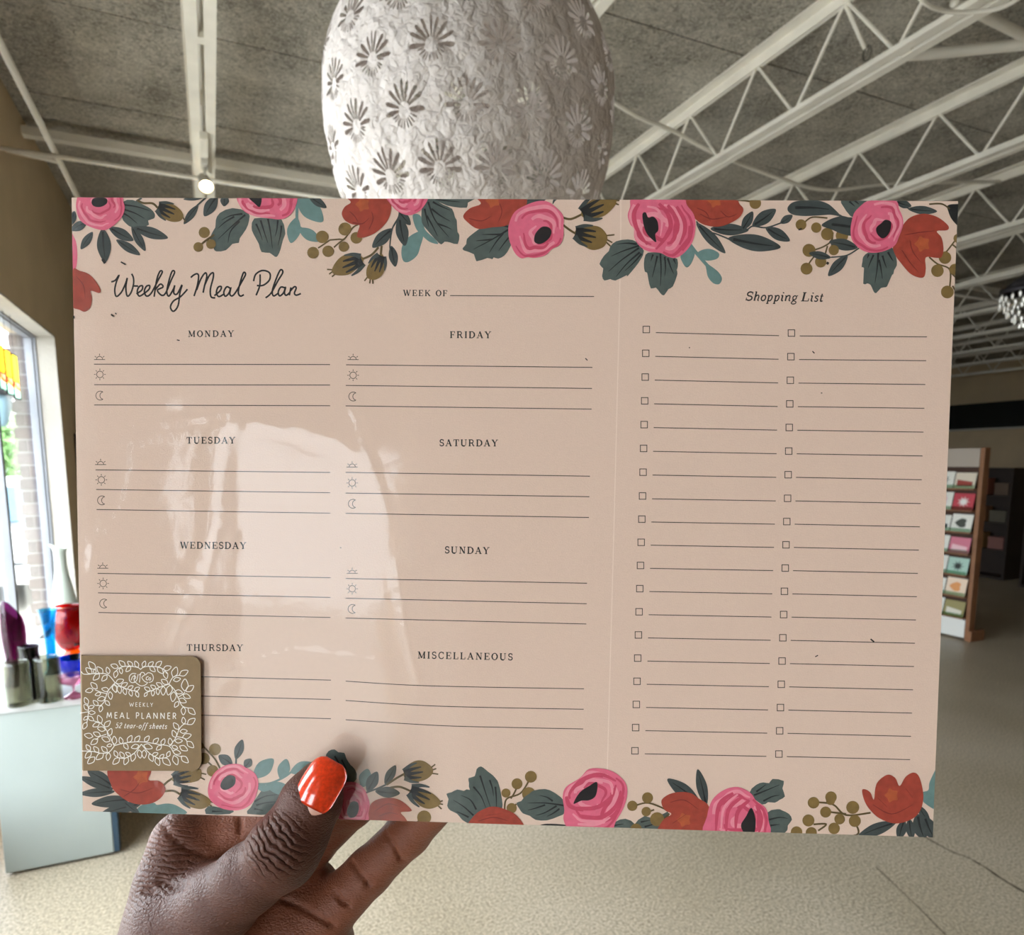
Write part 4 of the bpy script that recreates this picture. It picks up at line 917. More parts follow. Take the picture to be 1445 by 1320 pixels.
# --- ruled lines, checkboxes, little sun and moon marks
rl = Print('P', 0)
rules = [[(132.6,514.2),(465.8,514.7)],[(133,543.1),(465.8,543.6)],[(133,571.7),(465.8,572.8)],[(135,663.3),(465.8,667)],[(135.8,691),(465.8,695.6)],[(136.3,719.3),(465.8,724.5)],[(137.8,809.4),(466.3,815.6)],[(138.3,836.9),(466.3,843.4)],[(138.9,864.7),(466.3,871.7)],[(284,955.3),(467,960.2)],[(284,982.7),(467,987.5)],[(284,1009.6),(467,1014.6)],
  [(488.4,515),(836,518.7)],[(488,544.1),(835.4,548.4)],[(487.8,573),(834.9,577.6)],[(487.8,666.9),(832.5,672.3)],[(487.8,696.1),(831.7,701.2)],[(487.8,724.7),(831.1,730.6)],[(487.8,816.7),(828.4,823.4)],[(487.8,844.5),(827.9,852.3)],[(487.8,872.5),(827.4,880.9)],[(487.8,961.6),(578,967.2),(680,970),(824.1,972.4)],[(487.8,988.9),(597,996),(700,999),(823.6,1001.3)],[(487.8,1016.1),(618,1024.2),(720,1027),(823,1029.1)],[(635.2,417.3),(838.4,418.6)]]
for l in rules: rl.stroke(l, 1.15, 'line'); rl.z = .00001
rl.done('ruled_lines')
def rows(k):                       # box left, line left, box right, line right for row k of the shopping list
    def ip(a, b, c): t = k/7 if k <= 7 else (k-7)/11; u, v = (a, b) if k <= 7 else (b, c); return (u[0]+(v[0]-u[0])*t, u[1]+(v[1]-u[1])*t)
    return (ip((912,465.2),(906.7,700.2),(896,1059.9)), ip((925.5,469.6),(920.1,704.2),(909.8,1064.2)), ip((1099.3,473.9),(1094.6,707.2),(1081.4,1067.8)),
            ip((1116.8,470.2),(1111.4,703.5),(1099.1,1064.5)), ip((1128.5,474.3),(1122.5,707.2),(1110.3,1068.1)), ip((1308.1,475.6),(1299.4,710.9),(1284.2,1072.4)))
for k in range(19):
    bl_, a, b, br_, c, d = rows(k)
    p = Print('P', 0); p.stroke([a, b], 1.15, 'line'); p.z = .00001; p.stroke([c, d], 1.15, 'line'); p.done('list_line')
    for (x, y) in (bl_, br_):
        h = 4.6; p = Print('P', 0)
        for q in ([(x-h,y-h),(x+h,y-h)],[(x+h,y-h-.5),(x+h,y+h+.5)],[(x+h,y+h),(x-h,y+h)],[(x-h,y+h+.5),(x-h,y-h-.5)]): p.stroke(q, 1.15, 'line'); p.z = .00001
        p.done('checkbox')
def arc(x, y, r, a0, a1, n=14): return [(x+r*math.cos(math.radians(a0+(a1-a0)*i/n)), y-r*math.sin(math.radians(a0+(a1-a0)*i/n))) for i in range(n+1)]
def marks(sr, su, mo):
    p = Print('P', 0); x, y = sr
    p.stroke([(x-7.8,y),(x+7.8,y)], 1.0, 'icon'); p.stroke(arc(x, y, 4.4, 0, 180), 1.0, 'icon', 0)
    for a in (35, 90, 145): c, s = math.cos(math.radians(a)), math.sin(math.radians(a)); p.stroke([(x+c*5.6,y-s*5.6),(x+c*8.2,y-s*8.2)], 1.0, 'icon')
    p.done('sunrise_mark')
    p = Print('P', 0); x, y = su; p.stroke(arc(x, y, 4.6, 0, 360, 24), 1.0, 'icon', 0)
    for a in range(0, 360, 45): c, s = math.cos(math.radians(a)), math.sin(math.radians(a)); p.stroke([(x+c*5.9,y-s*5.9),(x+c*8.2,y-s*8.2)], 1.0, 'icon')
    p.done('sun_mark')
    p = Print('P', 0); x, y = mo; p.stroke(arc(x, y, 6.3, 55, 305, 22), 1.0, 'icon', 0); p.stroke(arc(x+4.6, y, 5.2, 97, 263, 16), 1.0, 'icon', 0); p.done('moon_mark')
for a in (((140.5,507.6),(141,528.6),(141.6,558.5)),((142,655.9),(143,677.4),(144,706.4)),((145,802.2),(145.6,823.7),(147,852)),((498.3,507.7),(498.3,529.8),(498.5,559.8)),((497,659.4),(497,681.8),(498,711.2)),((497,809.4),(497,831.2),(497.5,859.6))): marks(*a)
sc_ = Print('P', 0); sc_.stroke([(876,281),(875,390),(867,720),(858,1050),(855,1166)], 1.3, 'score'); sc_.done('tear_line')
sp = Print('P', 7)
for a, b, wd in (((171,370),(178,374),2),((145,366),(149,372),4),((157,444),(161,447),2.2),((163,442),(165,444),1.5),((104.5,446),(105,450),2.5),((250,480),(254,481),1.5),((1228,902),(1233,906),2),((1146,496),(1149,499),1.4),((1150,927),(1154,925),1.4),((1126.5,325),(1131,323),2),((1166,371),(1169,373),3.5),((972,491),(973.5,491),1.4),((1158,555),(1160,555),1.2),((826,506),(829,509),1.4),((480,773),(482,773.5),1.4)): sp.stroke([a, b], wd, 'black'); sp.z -= .0000035
sp.done('dark_flecks')

# --- lettering drawn with strokes
def el(cx, cy, rx, ry, a0, a1, n=14): return [(cx+rx*math.cos(math.radians(a0+(a1-a0)*i/n)), cy+ry*math.sin(math.radians(a0+(a1-a0)*i/n))) for i in range(n+1)]
Tk, Tn = .165, .075
def stem(x, s=True, y0=0, y1=1): 
    r = [([(x,y0),(x,y1)], Tk)]
    if s: r += [([(x-.17,y0+.03),(x+.17,y0+.03)], Tn), ([(x-.17,y1-.03),(x+.17,y1-.03)], Tn)]
    return r
def sf(x, y, h=.16): return ([(x-h, .03 if y == 0 else .97), (x+h, .03 if y == 0 else .97)], Tn)
UC = {
 'A': (.98, [([(.14,0),(.47,1)], Tn), ([(.45,1),(.82,0)], Tk), ([(.25,.34),(.70,.34)], Tn), sf(.14,0), sf(.82,0)]),
 'C': (.86, [(el(.47,.5,.38,.48,45,315,20), .12), ([(.77,.98),(.77,.68)], Tn), ([(.78,.30),(.74,.14)], Tn)]),
 'D': (.98, stem(.2)+[([(.1,.97),(.42,.97)]+el(.44,.5,.42,.47,90,-90,14)+[(.1,.03)], .10), (el(.46,.5,.40,.42,50,-50,10), Tk)]),
 'E': (.84, stem(.2)+[([(.1,.97),(.74,.97)], Tn), ([(.2,.5),(.56,.5)], Tn), ([(.1,.03),(.76,.03)], Tn), ([(.73,1),(.73,.72)], Tn), ([(.76,0),(.76,.3)], Tn), ([(.56,.38),(.56,.62)], Tn)]),
 'F': (.80, stem(.2)+[([(.1,.97),(.72,.97)], Tn), ([(.2,.5),(.56,.5)], Tn), ([(.71,1),(.71,.72)], Tn), ([(.56,.38),(.56,.62)], Tn)]),
 'H': (1.02, stem(.2)+stem(.82)+[([(.2,.5),(.82,.5)], Tn)]),
 'I': (.42, stem(.21)),
 'K': (.98, stem(.2)+[([(.78,.97),(.26,.42)], Tn), ([(.42,.58),(.84,0)], Tk), sf(.78,1,.14), sf(.84,0,.14)]),
 'L': (.80, stem(.2)+[([(.1,.03),(.72,.03)], Tn), ([(.72,0),(.72,.32)], Tn)]),
 'M': (1.16, [([(.18,0),(.18,1)], Tn), ([(.18,1),(.58,.06)], Tk), ([(.58,.06),(.96,1)], Tn), ([(.96,0),(.96,1)], Tk), sf(.18,0), sf(.96,0), sf(.14,1,.13), sf(1.0,1,.13)]),
 'N': (1.02, [([(.2,0),(.2,1)], Tn), ([(.2,1),(.82,.02)], Tk), ([(.82,0),(.82,1)], Tn), sf(.2,0), sf(.16,1,.14), sf(.82,1)]),
 'O': (.96, [(el(.48,.5,.38,.48,0,360,26), .105), (el(.48,.5,.38,.42,130,230,10), Tk), (el(.48,.5,.38,.42,50,-50,10), Tk)]),
 'R': (.96, stem(.2)+[([(.1,.97),(.44,.97)]+el(.46,.73,.26,.24,90,-90,12)+[(.2,.49)], .11), ([(.48,.49),(.64,.36),(.70,.1),(.9,.04)], .13)]),
 'S': (.72, [(el(.36,.745,.25,.225,40,270,14)+el(.36,.27,.27,.24,90,-140,16), .125), ([(.60,.98),(.60,.70)], Tn), ([(.10,.02),(.10,.32)], Tn)]),
 'T': (.90, stem(.45, False)+[([(.08,.97),(.82,.97)], Tn), ([(.08,1),(.08,.70)], Tn), ([(.82,1),(.82,.70)], Tn), sf(.45,0,.2)]),
 'U': (1.0, [([(.2,1),(.2,.34)]+el(.49,.32,.29,.29,180,300,10), Tk), ([(.80,1),(.80,.32)]+el(.5,.32,.30,.29,0,-90,8), Tn), sf(.2,1), sf(.8,1)]),
 'W': (1.32, [([(.14,1),(.42,0)], Tk), ([(.42,0),(.68,.97)], Tn), ([(.62,1),(.92,0)], Tk), ([(.92,0),(1.18,1)], Tn), sf(.14,1), sf(.66,1,.12), sf(1.18,1)]),
 'Y': (.94, [([(.14,1),(.48,.46)], Tk), ([(.82,1),(.48,.46)], Tn), ([(.48,.5),(.48,0)], Tk), sf(.14,1), sf(.82,1), sf(.48,0,.18)]),
 ' ': (.45, [])}
Ts = .10
SANS = {
 'M': (1.06, [([(.12,0),(.24,1),(.53,.2),(.82,1),(.94,0)], Ts)]), 'E': (.62, [([(.56,1),(.14,1),(.14,0),(.56,0)], Ts), ([(.14,.52),(.52,.52)], Ts)]),
 'A': (.86, [([(.06,0),(.43,1),(.80,0)], Ts), ([(.2,.34),(.66,.34)], Ts)]), 'L': (.56, [([(.14,1),(.14,0),(.52,0)], Ts)]),
 'P': (.64, [([(.14,0),(.14,1),(.32,1)]+el(.33,.73,.24,.27,90,-90,12)+[(.14,.46)], Ts)]), 'N': (.90, [([(.14,0),(.14,1),(.76,0),(.76,1)], Ts)]),
 'R': (.68, [([(.14,0),(.14,1),(.32,1)]+el(.33,.73,.24,.27,90,-90,12)+[(.14,.46)], Ts), ([(.32,.46),(.62,0)], Ts)]),
 'W': (1.2, [([(.06,1),(.34,0),(.60,.8),(.86,0),(1.14,1)], Ts)]), 'K': (.72, [([(.14,0),(.14,1)], Ts), ([(.62,1),(.16,.48),(.66,0)], Ts)]), 'Y': (.76, [([(.06,1),(.38,.48),(.70,1)], Ts), ([(.38,.48),(.38,0)], Ts)]), ' ': (.4, [])}
xh = .62
IT = {
 'S': UC['S'], 'L': UC['L'],
 'h': (.66, [([(.16,1.02),(.16,0)], .13), ([(.16,.42),(.30,.60),(.44,.60),(.50,.46),(.48,.06),(.58,.03)], .11), ([(.04,1.0),(.18,1.0)], Tn), ([(.08,.03),(.26,.03)], Tn)]),
 'o': (.56, [(el(.28,.31,.20,.30,0,360,20), .12)]),
 'p': (.62, [([(.17,.6),(.17,-.32)], .13), ([(.04,.58),(.18,.6)], Tn), ([(.17,.46),(.30,.61),(.46,.56),(.50,.32),(.42,.06),(.28,.0),(.17,.12)], .11), ([(.06,-.30),(.30,-.30)], Tn)]),
 'i': (.34, [([(.05,.56),(.16,.60),(.16,.08),(.30,.04)], .13), ([(.17,.86),(.17,.98)], .14)]),
 'n': (.68, [([(.04,.56),(.15,.60),(.15,0)], .13), ([(.15,.42),(.30,.60),(.46,.60),(.51,.46),(.50,.08),(.62,.04)], .11)]),
 'g': (.58, [(el(.26,.38,.17,.22,0,360,18), .10), ([(.40,.56),(.54,.62)], Tn), ([(.2,.17),(.12,.08),(.30,.02),(.48,-.08),(.46,-.26),(.24,-.33),(.06,-.24),(.10,-.08),(.2,-.02)], .09)]),
 's': (.48, [([(.40,.50),(.30,.61),(.13,.56),(.13,.42),(.34,.26),(.38,.10),(.24,.0),(.08,.08)], .11)]),
 't': (.40, [([(.18,.86),(.16,.12),(.24,.02),(.36,.08)], .12), ([(.04,.60),(.34,.60)], Tn)]),
 'e': (.50, [([(.11,.34),(.42,.36),(.38,.58),(.24,.62),(.10,.44),(.12,.12),(.26,.0),(.42,.10)], .11)]),
 'a': (.60, [([(.44,.54),(.28,.62),(.11,.44),(.11,.14),(.22,.0),(.36,.10),(.46,.34)], .11), ([(.47,.62),(.44,.08),(.56,.03)], .12)]),
 'r': (.46, [([(.04,.56),(.15,.60),(.14,0)], .12), ([(.15,.40),(.26,.58),(.40,.60)], .12)]),
 'f': (.42, [([(.50,.96),(.38,1.04),(.26,.90),(.16,-.22),(.02,-.30)], .11), ([(.08,.60),(.40,.60)], Tn)]),
 '-': (.40, [([(.06,.32),(.32,.32)], .10)]),
 '5': (.58, [([(.48,.97),(.17,.97),(.13,.56)], Tn), ([(.13,.54),(.28,.62),(.46,.50),(.46,.14),(.26,.0),(.08,.10)], .12)]),
 '2': (.58, [([(.10,.76),(.18,.95),(.38,.97),(.46,.76),(.36,.50),(.08,.05),(.50,.05)], .11)]), ' ': (.26, [])}
def lettering(txt, font, p0, p1, cap, ink='black', cr='P', slant=0, bold=1.0, name='printed_word', parent=None, z=None, clip=True, squeeze=1.0):
    p = Print(cr, 0)
    if z: p.z = z
    a, b = Vector(p0), Vector(p1); L = (b-a).length; d = (b-a)/L; u = Vector((d.y, -d.x))
    tot = sum(font[c][0] for c in txt)*cap*squeeze; ls = (L-tot)/max(1, len(txt)-1); x = 0
    for c in txt:
        wd, st_ = font[c]
        for pts, tk in st_:
            q = [tuple(a+d*(x+(X*squeeze+Y*slant)*cap)+u*(Y*cap)) for X, Y in pts]
            z0 = p.z
            if font is IT: p.stroke(q, tk*cap*bold, ink, smooth=3 if 3 < len(pts) < 12 else 0, clip=clip)
            else:                                    # break the stroke at sharp corners so that it keeps its full width
                run = [q[0]]
                for i in range(1, len(q)):
                    run.append(q[i])
                    if i < len(q)-1:
                        v1 = Vector(q[i])-Vector(q[i-1]); v2 = Vector(q[i+1])-Vector(q[i])
                        if v1.length > 0 and v2.length > 0 and v1.angle(v2) > .6: p.stroke(run, tk*cap*bold, ink, smooth=0, clip=clip); p.z = z0; run = [q[i]]
                p.stroke(run, tk*cap*bold, ink, smooth=0, clip=clip)
            p.z = z0
        x += wd*cap*squeeze+ls
    return p.done(name, parent)
for txt, a, b, cap in (('MONDAY',(265.5,475.6),(330,475.4),8.8),('TUESDAY',(263,626.2),(332,626.2),9.2),('WEDNESDAY',(254,774.3),(347.3,775),9.4),('THURSDAY',(263.3,918.7),(342.7,919.2),9.2),('FRIDAY',(634.8,477.2),(692.8,477.4),9.4),('SATURDAY',(620,629.7),(702.5,630.2),9.4),('SUNDAY',(627.5,781),(690.4,782.2),9.6),('MISCELLANEOUS',(589.4,929.4),(723.6,932.2),9.6),('WEEK OF',(568.8,417.7),(631.4,418.2),8.4)):
    lettering(txt, UC, a, b, cap, bold=1.25, name='printed_heading')
lettering('Shopping List', IT, (1051,424.3), (1161,425.6), 12.6, slant=.24, bold=1.2, squeeze=1.16, name='printed_heading')
sw_ = Print('A', 0)
W1 = [[(262,500),(285,490),(305,462),(290,500),(281,545),(290,580),(318,556),(342,505),(350,478),(342,530),(350,578),(370,560),(384,515),(384,478),(374,455)],
 [(384,522),(410,523)],[(400,566),(430,545),(434,522),(416,526),(405,552),(416,578),(445,562),(470,540),(473,520),(455,525),(444,552),(456,578),(482,562),(520,490),(543,446),(530,442),(512,490),(498,582)],
 [(503,545),(532,512),(547,528),(516,546),(540,574),(562,560),(592,490),(611,447),(597,442),(578,500),(568,556),(580,578),(604,540),(612,518)],
 [(612,518),(606,560),(625,566),(652,516),(640,560),(630,630),(605,662),(588,640),(604,606),(645,580),(682,540)],
 [(700,476),(716,462),(735,455),(743,470),(736,520),(718,578)],[(732,545),(755,485),(780,450),(788,470),(776,520),(768,560)],[(776,520),(800,468),(822,449),(824,475),(808,540),(812,582),(835,588)],
 [(830,576),(862,548),(868,526),(850,530),(841,560),(855,581),(884,566)],[(918,536),(898,527),(882,556),(890,579),(910,562),(921,530),(915,566),(928,577),(948,556),(985,492),(1002,458),(990,450),(970,512),(962,560),(974,578),(993,570)],
 [(1082,458),(1080,520),(1060,574)],[(1046,496),(1058,458),(1095,437),(1134,450),(1134,488),(1100,518),(1064,520)],
 [(1112,588),(1142,562),(1180,494),(1207,448),(1195,433),(1175,472),(1150,545),(1156,577),(1182,562)],[(1218,532),(1196,529),(1182,556),(1190,577),(1211,560),(1223,528),(1216,560),(1226,574),(1244,560)],[(1243,574),(1252,530)],[(1247,552),(1270,527),(1281,534),(1271,562),(1282,573),(1307,564)]]
for s_ in W1: z0 = sw_.z; sw_.stroke(s_, 9.4, 'black'); sw_.z = z0
sw_.done('printed_title')

# --- kraft label wrapped round the lower left edge
lb = [px_of('P', p) for p in ((115,925.5),(270,926.5),(278,929),(283,936),(284.3,1076),(281,1084),(273,1088.5),(117.5,1088))]
lbz = .0016
lp_ = [loc2(*p, lbz) for p in lb]
vs = [(p.x, p.y, lbz-.0002) for p in lp_] + [(p.x, p.y, lbz) for p in lp_]
n = len(lp_)
lab = MB().add(vs, [tuple(range(n)), tuple(range(2*n-1, n-1, -1))] + [(i, n+i, n+(i+1) % n, (i+1) % n) for i in range(n)])
e0, e1 = lp_[0], lp_[-1]                     # the flap that folds over the pad's side
lab.add([(e0.x, e0.y, lbz), (e1.x, e1.y, lbz), (e1.x-.0006, e1.y, lbz-.0004), (e0.x-.0006, e0.y, lbz-.0004), (e0.x-.0006, e0.y, -PT), (e1.x-.0006, e1.y, -PT)], [(0,1,2,3),(3,2,5,4)])
lab = lab.build('kraft_label', INK['kraft'], pad); lab['label'] = 'brown kraft label with white leafy wreath lettering'
vz = lbz+.00004
def on_label(p, name): p.done(name, lab)
def vine(stems, leaves):
    p = Print('L', 0); p.z = vz
    for s_ in stems: p.stroke(s_, 8.5, 'white', clip=False); p.z = vz
    for (bx, by), (tx, ty) in leaves:
        b, t = Vector((bx, by)), Vector((tx, ty)); d = t-b; nn = Vector((-d.y, d.x))*.27
        a = [tuple(q) for q in (b, b+d*.35+nn, b+d*.7+nn*.8, t, b+d*.7-nn*.8, b+d*.35-nn, b)]
        o = [(q.x, q.y) for q in catmull(a, 3)]
        p.stroke(o, 8.2, 'white', smooth=0, clip=False); p.z = vz
    p.done('leafy_vine', lab)
vine([[(665,190),(640,170),(560,155),(490,158),(430,180),(400,215)],[(665,190),(700,165),(770,155),(850,165),(915,190),(945,235)]],
 [((640,168),(608,100)),((582,155),(530,103)),((503,156),(438,98)),((430,168),(350,140)),((412,200),(393,278)),((452,172),(465,235)),((562,158),(512,212)),((690,165),(716,100)),((748,158),(802,108)),((828,160),(890,103)),((908,190),(993,160)),((922,205),(945,288)),((848,165),(905,232)),((765,160),(822,212))])
vine([[(35,212),(60,238),(120,240),(180,233),(310,240),(395,330)]], [((185,190),(115,108)),((265,235),(203,162)),((330,235),(308,165)),((230,238),(163,302)),((310,250),(255,312)),((150,235),(85,172)),((180,235),(178,185))])
vine([[(395,330),(470,378),(550,405),(640,428)],[(970,345),(880,375),(800,408),(715,440)]],
 [((402,332),(486,300)),((458,372),(527,333)),((530,400),(587,365)),((600,415),(656,380)),((385,345),(405,435)),((432,362),(450,445)),((490,388),(508,458)),((552,408),(572,474)),((620,425),(642,484)),((960,345),(888,298)),((900,370),(835,333)),((830,395),(775,358)),((770,415),(708,380)),((735,435),(708,478)),((800,408),(796,472)),((850,392),(852,458)),((910,368),(906,464)),((985,355),(960,462))])
vine([[(970,345),(1010,275),(1080,250)],[(970,345),(1030,410),(1070,500),(1110,578),(1175,600)],[(1060,490),(1110,458),(1140,430)]],
 [((1012,272),(1050,163)),((1080,252),(1172,202)),((1015,305),(1092,288)),((1035,420),(1112,438)),((1022,425),(1008,532)),((1072,505),(1154,538)),((1070,530),(1030,592)),((1122,588),(1122,674)),((1172,600),(1247,668)),((1135,420),(1140,290)),((1150,425),(1232,362)),((1118,458),(1197,492))])
vine([[(975,1005),(1040,920),(1080,822),(1130,772),(1175,775)],[(1055,905),(1130,922),(1165,960)]],
 [((1130,772),(1120,698)),((1165,775),(1247,712)),((1072,828),(1018,758)),((1085,850),(1164,845)),((1042,915),(1008,838)),((1030,950),(1112,950)),((1112,915),(1206,884)),((1160,955),(1232,1022)),((1082,1005),(1167,1052)),((988,1000),(978,920)),((1000,1005),(1062,1030))])
vine([[(390,1000),(500,972),(675,960),(860,988),(975,1010),(1030,1090),(1110,1122)]],
 [((392,990),(385,900)),((468,985),(448,912)),((530,968),(572,893)),((605,962),(658,898)),((710,960),(757,898)),((800,978),(857,922)),((890,995),(922,928)),((490,975),(532,1038)),((650,1000),(568,1022)),((700,995),(792,1026)),((890,1000),(835,1048)),((1010,1060),(1094,1082)),((1020,1105),(1057,1205)),((1100,1112),(1174,1182))])
vine([[(675,985),(600,1080),(500,1135),(415,1125)],[(675,985),(760,1080),(860,1135),(950,1125)]],
 [((648,1045),(665,1134)),((600,1080),(575,1168)),((562,1108),(508,1075)),((530,1122),(495,1204)),((490,1132),(448,1068)),((442,1130),(373,1198)),((420,1120),(388,1055)),((705,1045),(705,1134)),((760,1088),(797,1168)),((790,1105),(852,1080)),((830,1128),(865,1212)),((870,1135),(915,1095)),((900,1132),(983,1208)),((950,1122),(977,1060))])
vine([[(390,1000),(330,1070),(250,1082),(150,1062),(42,1058)]], [((330,1075),(315,1160)),((312,1072),(252,1012)),((272,1082),(194,1148)),((222,1072),(168,1012)),((180,1122),(104,1192)),((132,1052),(88,992)),((142,1065),(78,1132))])
vine([[(385,1000),(300,830),(240,762),(170,738)],[(300,880),(230,905),(190,940)]], [((250,762),(214,678)),((280,800),(344,738)),((230,760),(158,797)),((292,835),(208,812)),((320,900),(357,818)),((240,895),(164,862)),((342,952),(254,914)),((362,990),(308,1006)),((212,930),(138,988)),((160,905),(68,884))])
vine([[(395,330),(320,420),(280,530),(240,572),(200,570)],[(312,450),(240,430),(180,405)]], [((372,350),(405,430)),((330,410),(253,395)),((340,425),(350,508)),((292,492),(208,512)),((290,522),(337,572)),((252,572),(234,642)),((215,575),(163,520)),((205,395),(138,330)),((162,405),(80,422)),((245,442),(183,462))])
vine([[(22,655),(110,640)],[(105,560),(112,640),(95,760)]], [((105,562),(73,488)),((112,600),(172,580)),((110,625),(66,562)),((112,648),(184,650)),((105,690),(60,728)),((108,690),(167,735)),((92,752),(56,824))])
em = Print('L', 0); em.z = vz
for s_ in ([(610,325),(575,330),(548,305),(550,260),(580,232),(620,235)],[(565,305),(585,262),(612,262),(612,285),(588,292)],[(605,245),(600,320),(628,300),(640,240)],[(655,328),(668,232),(696,222),(712,245),(680,275),(712,318),(735,325)],[(650,250),(672,228)],[(752,265),(730,272),(728,298),(748,300)],el(765,290,11,13,0,360,12),[(720,250),(745,225),(785,235),(803,275),(790,315),(755,328)],[(612,325),(645,352),(680,365),(720,352),(745,325)]):
    em.stroke(s_, 8, 'white', smooth=4, clip=False); em.z = vz
em.done('label_emblem', lab)
lettering('WEEKLY', SANS, (545,583), (800,587), 42, 'white', 'L', bold=1.25, name='label_word', parent=lab, z=vz, clip=False)
lettering('MEAL PLANNER', SANS, (300,708), (1047,716), 62, 'white', 'L', bold=1.4, name='label_word', parent=lab, z=vz, clip=False)
lettering('52 tear-off sheets', IT, (393,812), (945,822), 56, 'white', 'L', slant=.26, bold=1.1, name='label_word', parent=lab, z=vz, clip=False)

# --- clear film wrapped tight round the pad, with soft wrinkles
def film():
    NX, NY = 270, 190; vs = []; fs = []
    ridges = []
    for pts, hh, ww in (([(497,575),(508,600),(520,640),(545,715)], .00034, .0013), ([(560,800),(575,900),(590,960)], .00022, .0016), ([(180,600),(230,597),(290,590),(325,580)], .00026, .0014), ([(178,628),(250,612),(318,603),(322,583)], .00030, .0014), ([(180,625),(172,690),(140,760),(128,800)], .00026, .0016),
                        ([(318,590),(300,640),(292,760),(240,880),(215,920)], .00034, .0032), ([(545,945),(530,935),(480,928),(420,922),(330,945),(290,970)], .00024, .0018), ([(112,460),(118,560),(112,640),(128,760),(126,860)], .00034, .0012), ([(355,595),(400,600),(450,610),(510,640)], .00022, .0030), ([(140,860),(200,850),(250,825)], .00018, .0022)):
        P = [loc2(q.x, q.y) for q in catmull(pts, 6)]; ridges.append((np.array([(p.x, p.y) for p in P]), hh, ww))
    for j in range(NY+1):
        for i in range(NX+1):
            u, v = i/NX, j/NY
            a = CQ[0].lerp(CQ[1], u); b = CQ[3].lerp(CQ[2], u); p = a.lerp(b, v)
            e = min(u, 1-u, v, 1-v); lift = min(1, e/.03)
            z = .00040+.0005*lift
            X, Y = p.x, p.y
            z += lift*(.00035*noise.noise(Vector((X*11, Y*8, 3.1))) + .00006*noise.noise(Vector((X*38+Y*14, Y*22, 9.4))))
            s_ = math.exp(-((X+.088+.05*(Y+.03))/.010)**2)*max(0, 1-abs(Y+.01)/.11)      # a standing wrinkle down the left part
            z += .0003*s_*lift
            for P, hh, ww in ridges:
                dd = (P[:, 0]-X)**2+(P[:, 1]-Y)**2; m2 = dd.min()
                if m2 < (3*ww)**2: z += hh*math.exp(-m2/ww**2)*(.45+.9*abs(noise.noise(Vector((X*240, Y*240, 2.2)))))*lift
            vs.append((p.x, p.y, max(z, .00025)))
    for j in range(NY):
        for i in range(NX): k = j*(NX+1)+i; fs.append((k, k+NX+1, k+NX+2, k+1))
    m = glass_mat('clear_film', (252,251,250), .055, 1.32, gloss=1.0, bump=.02, bscale=60)
    return MB().add(vs, fs).build('clear_film', m, pad, smooth=True)
film()
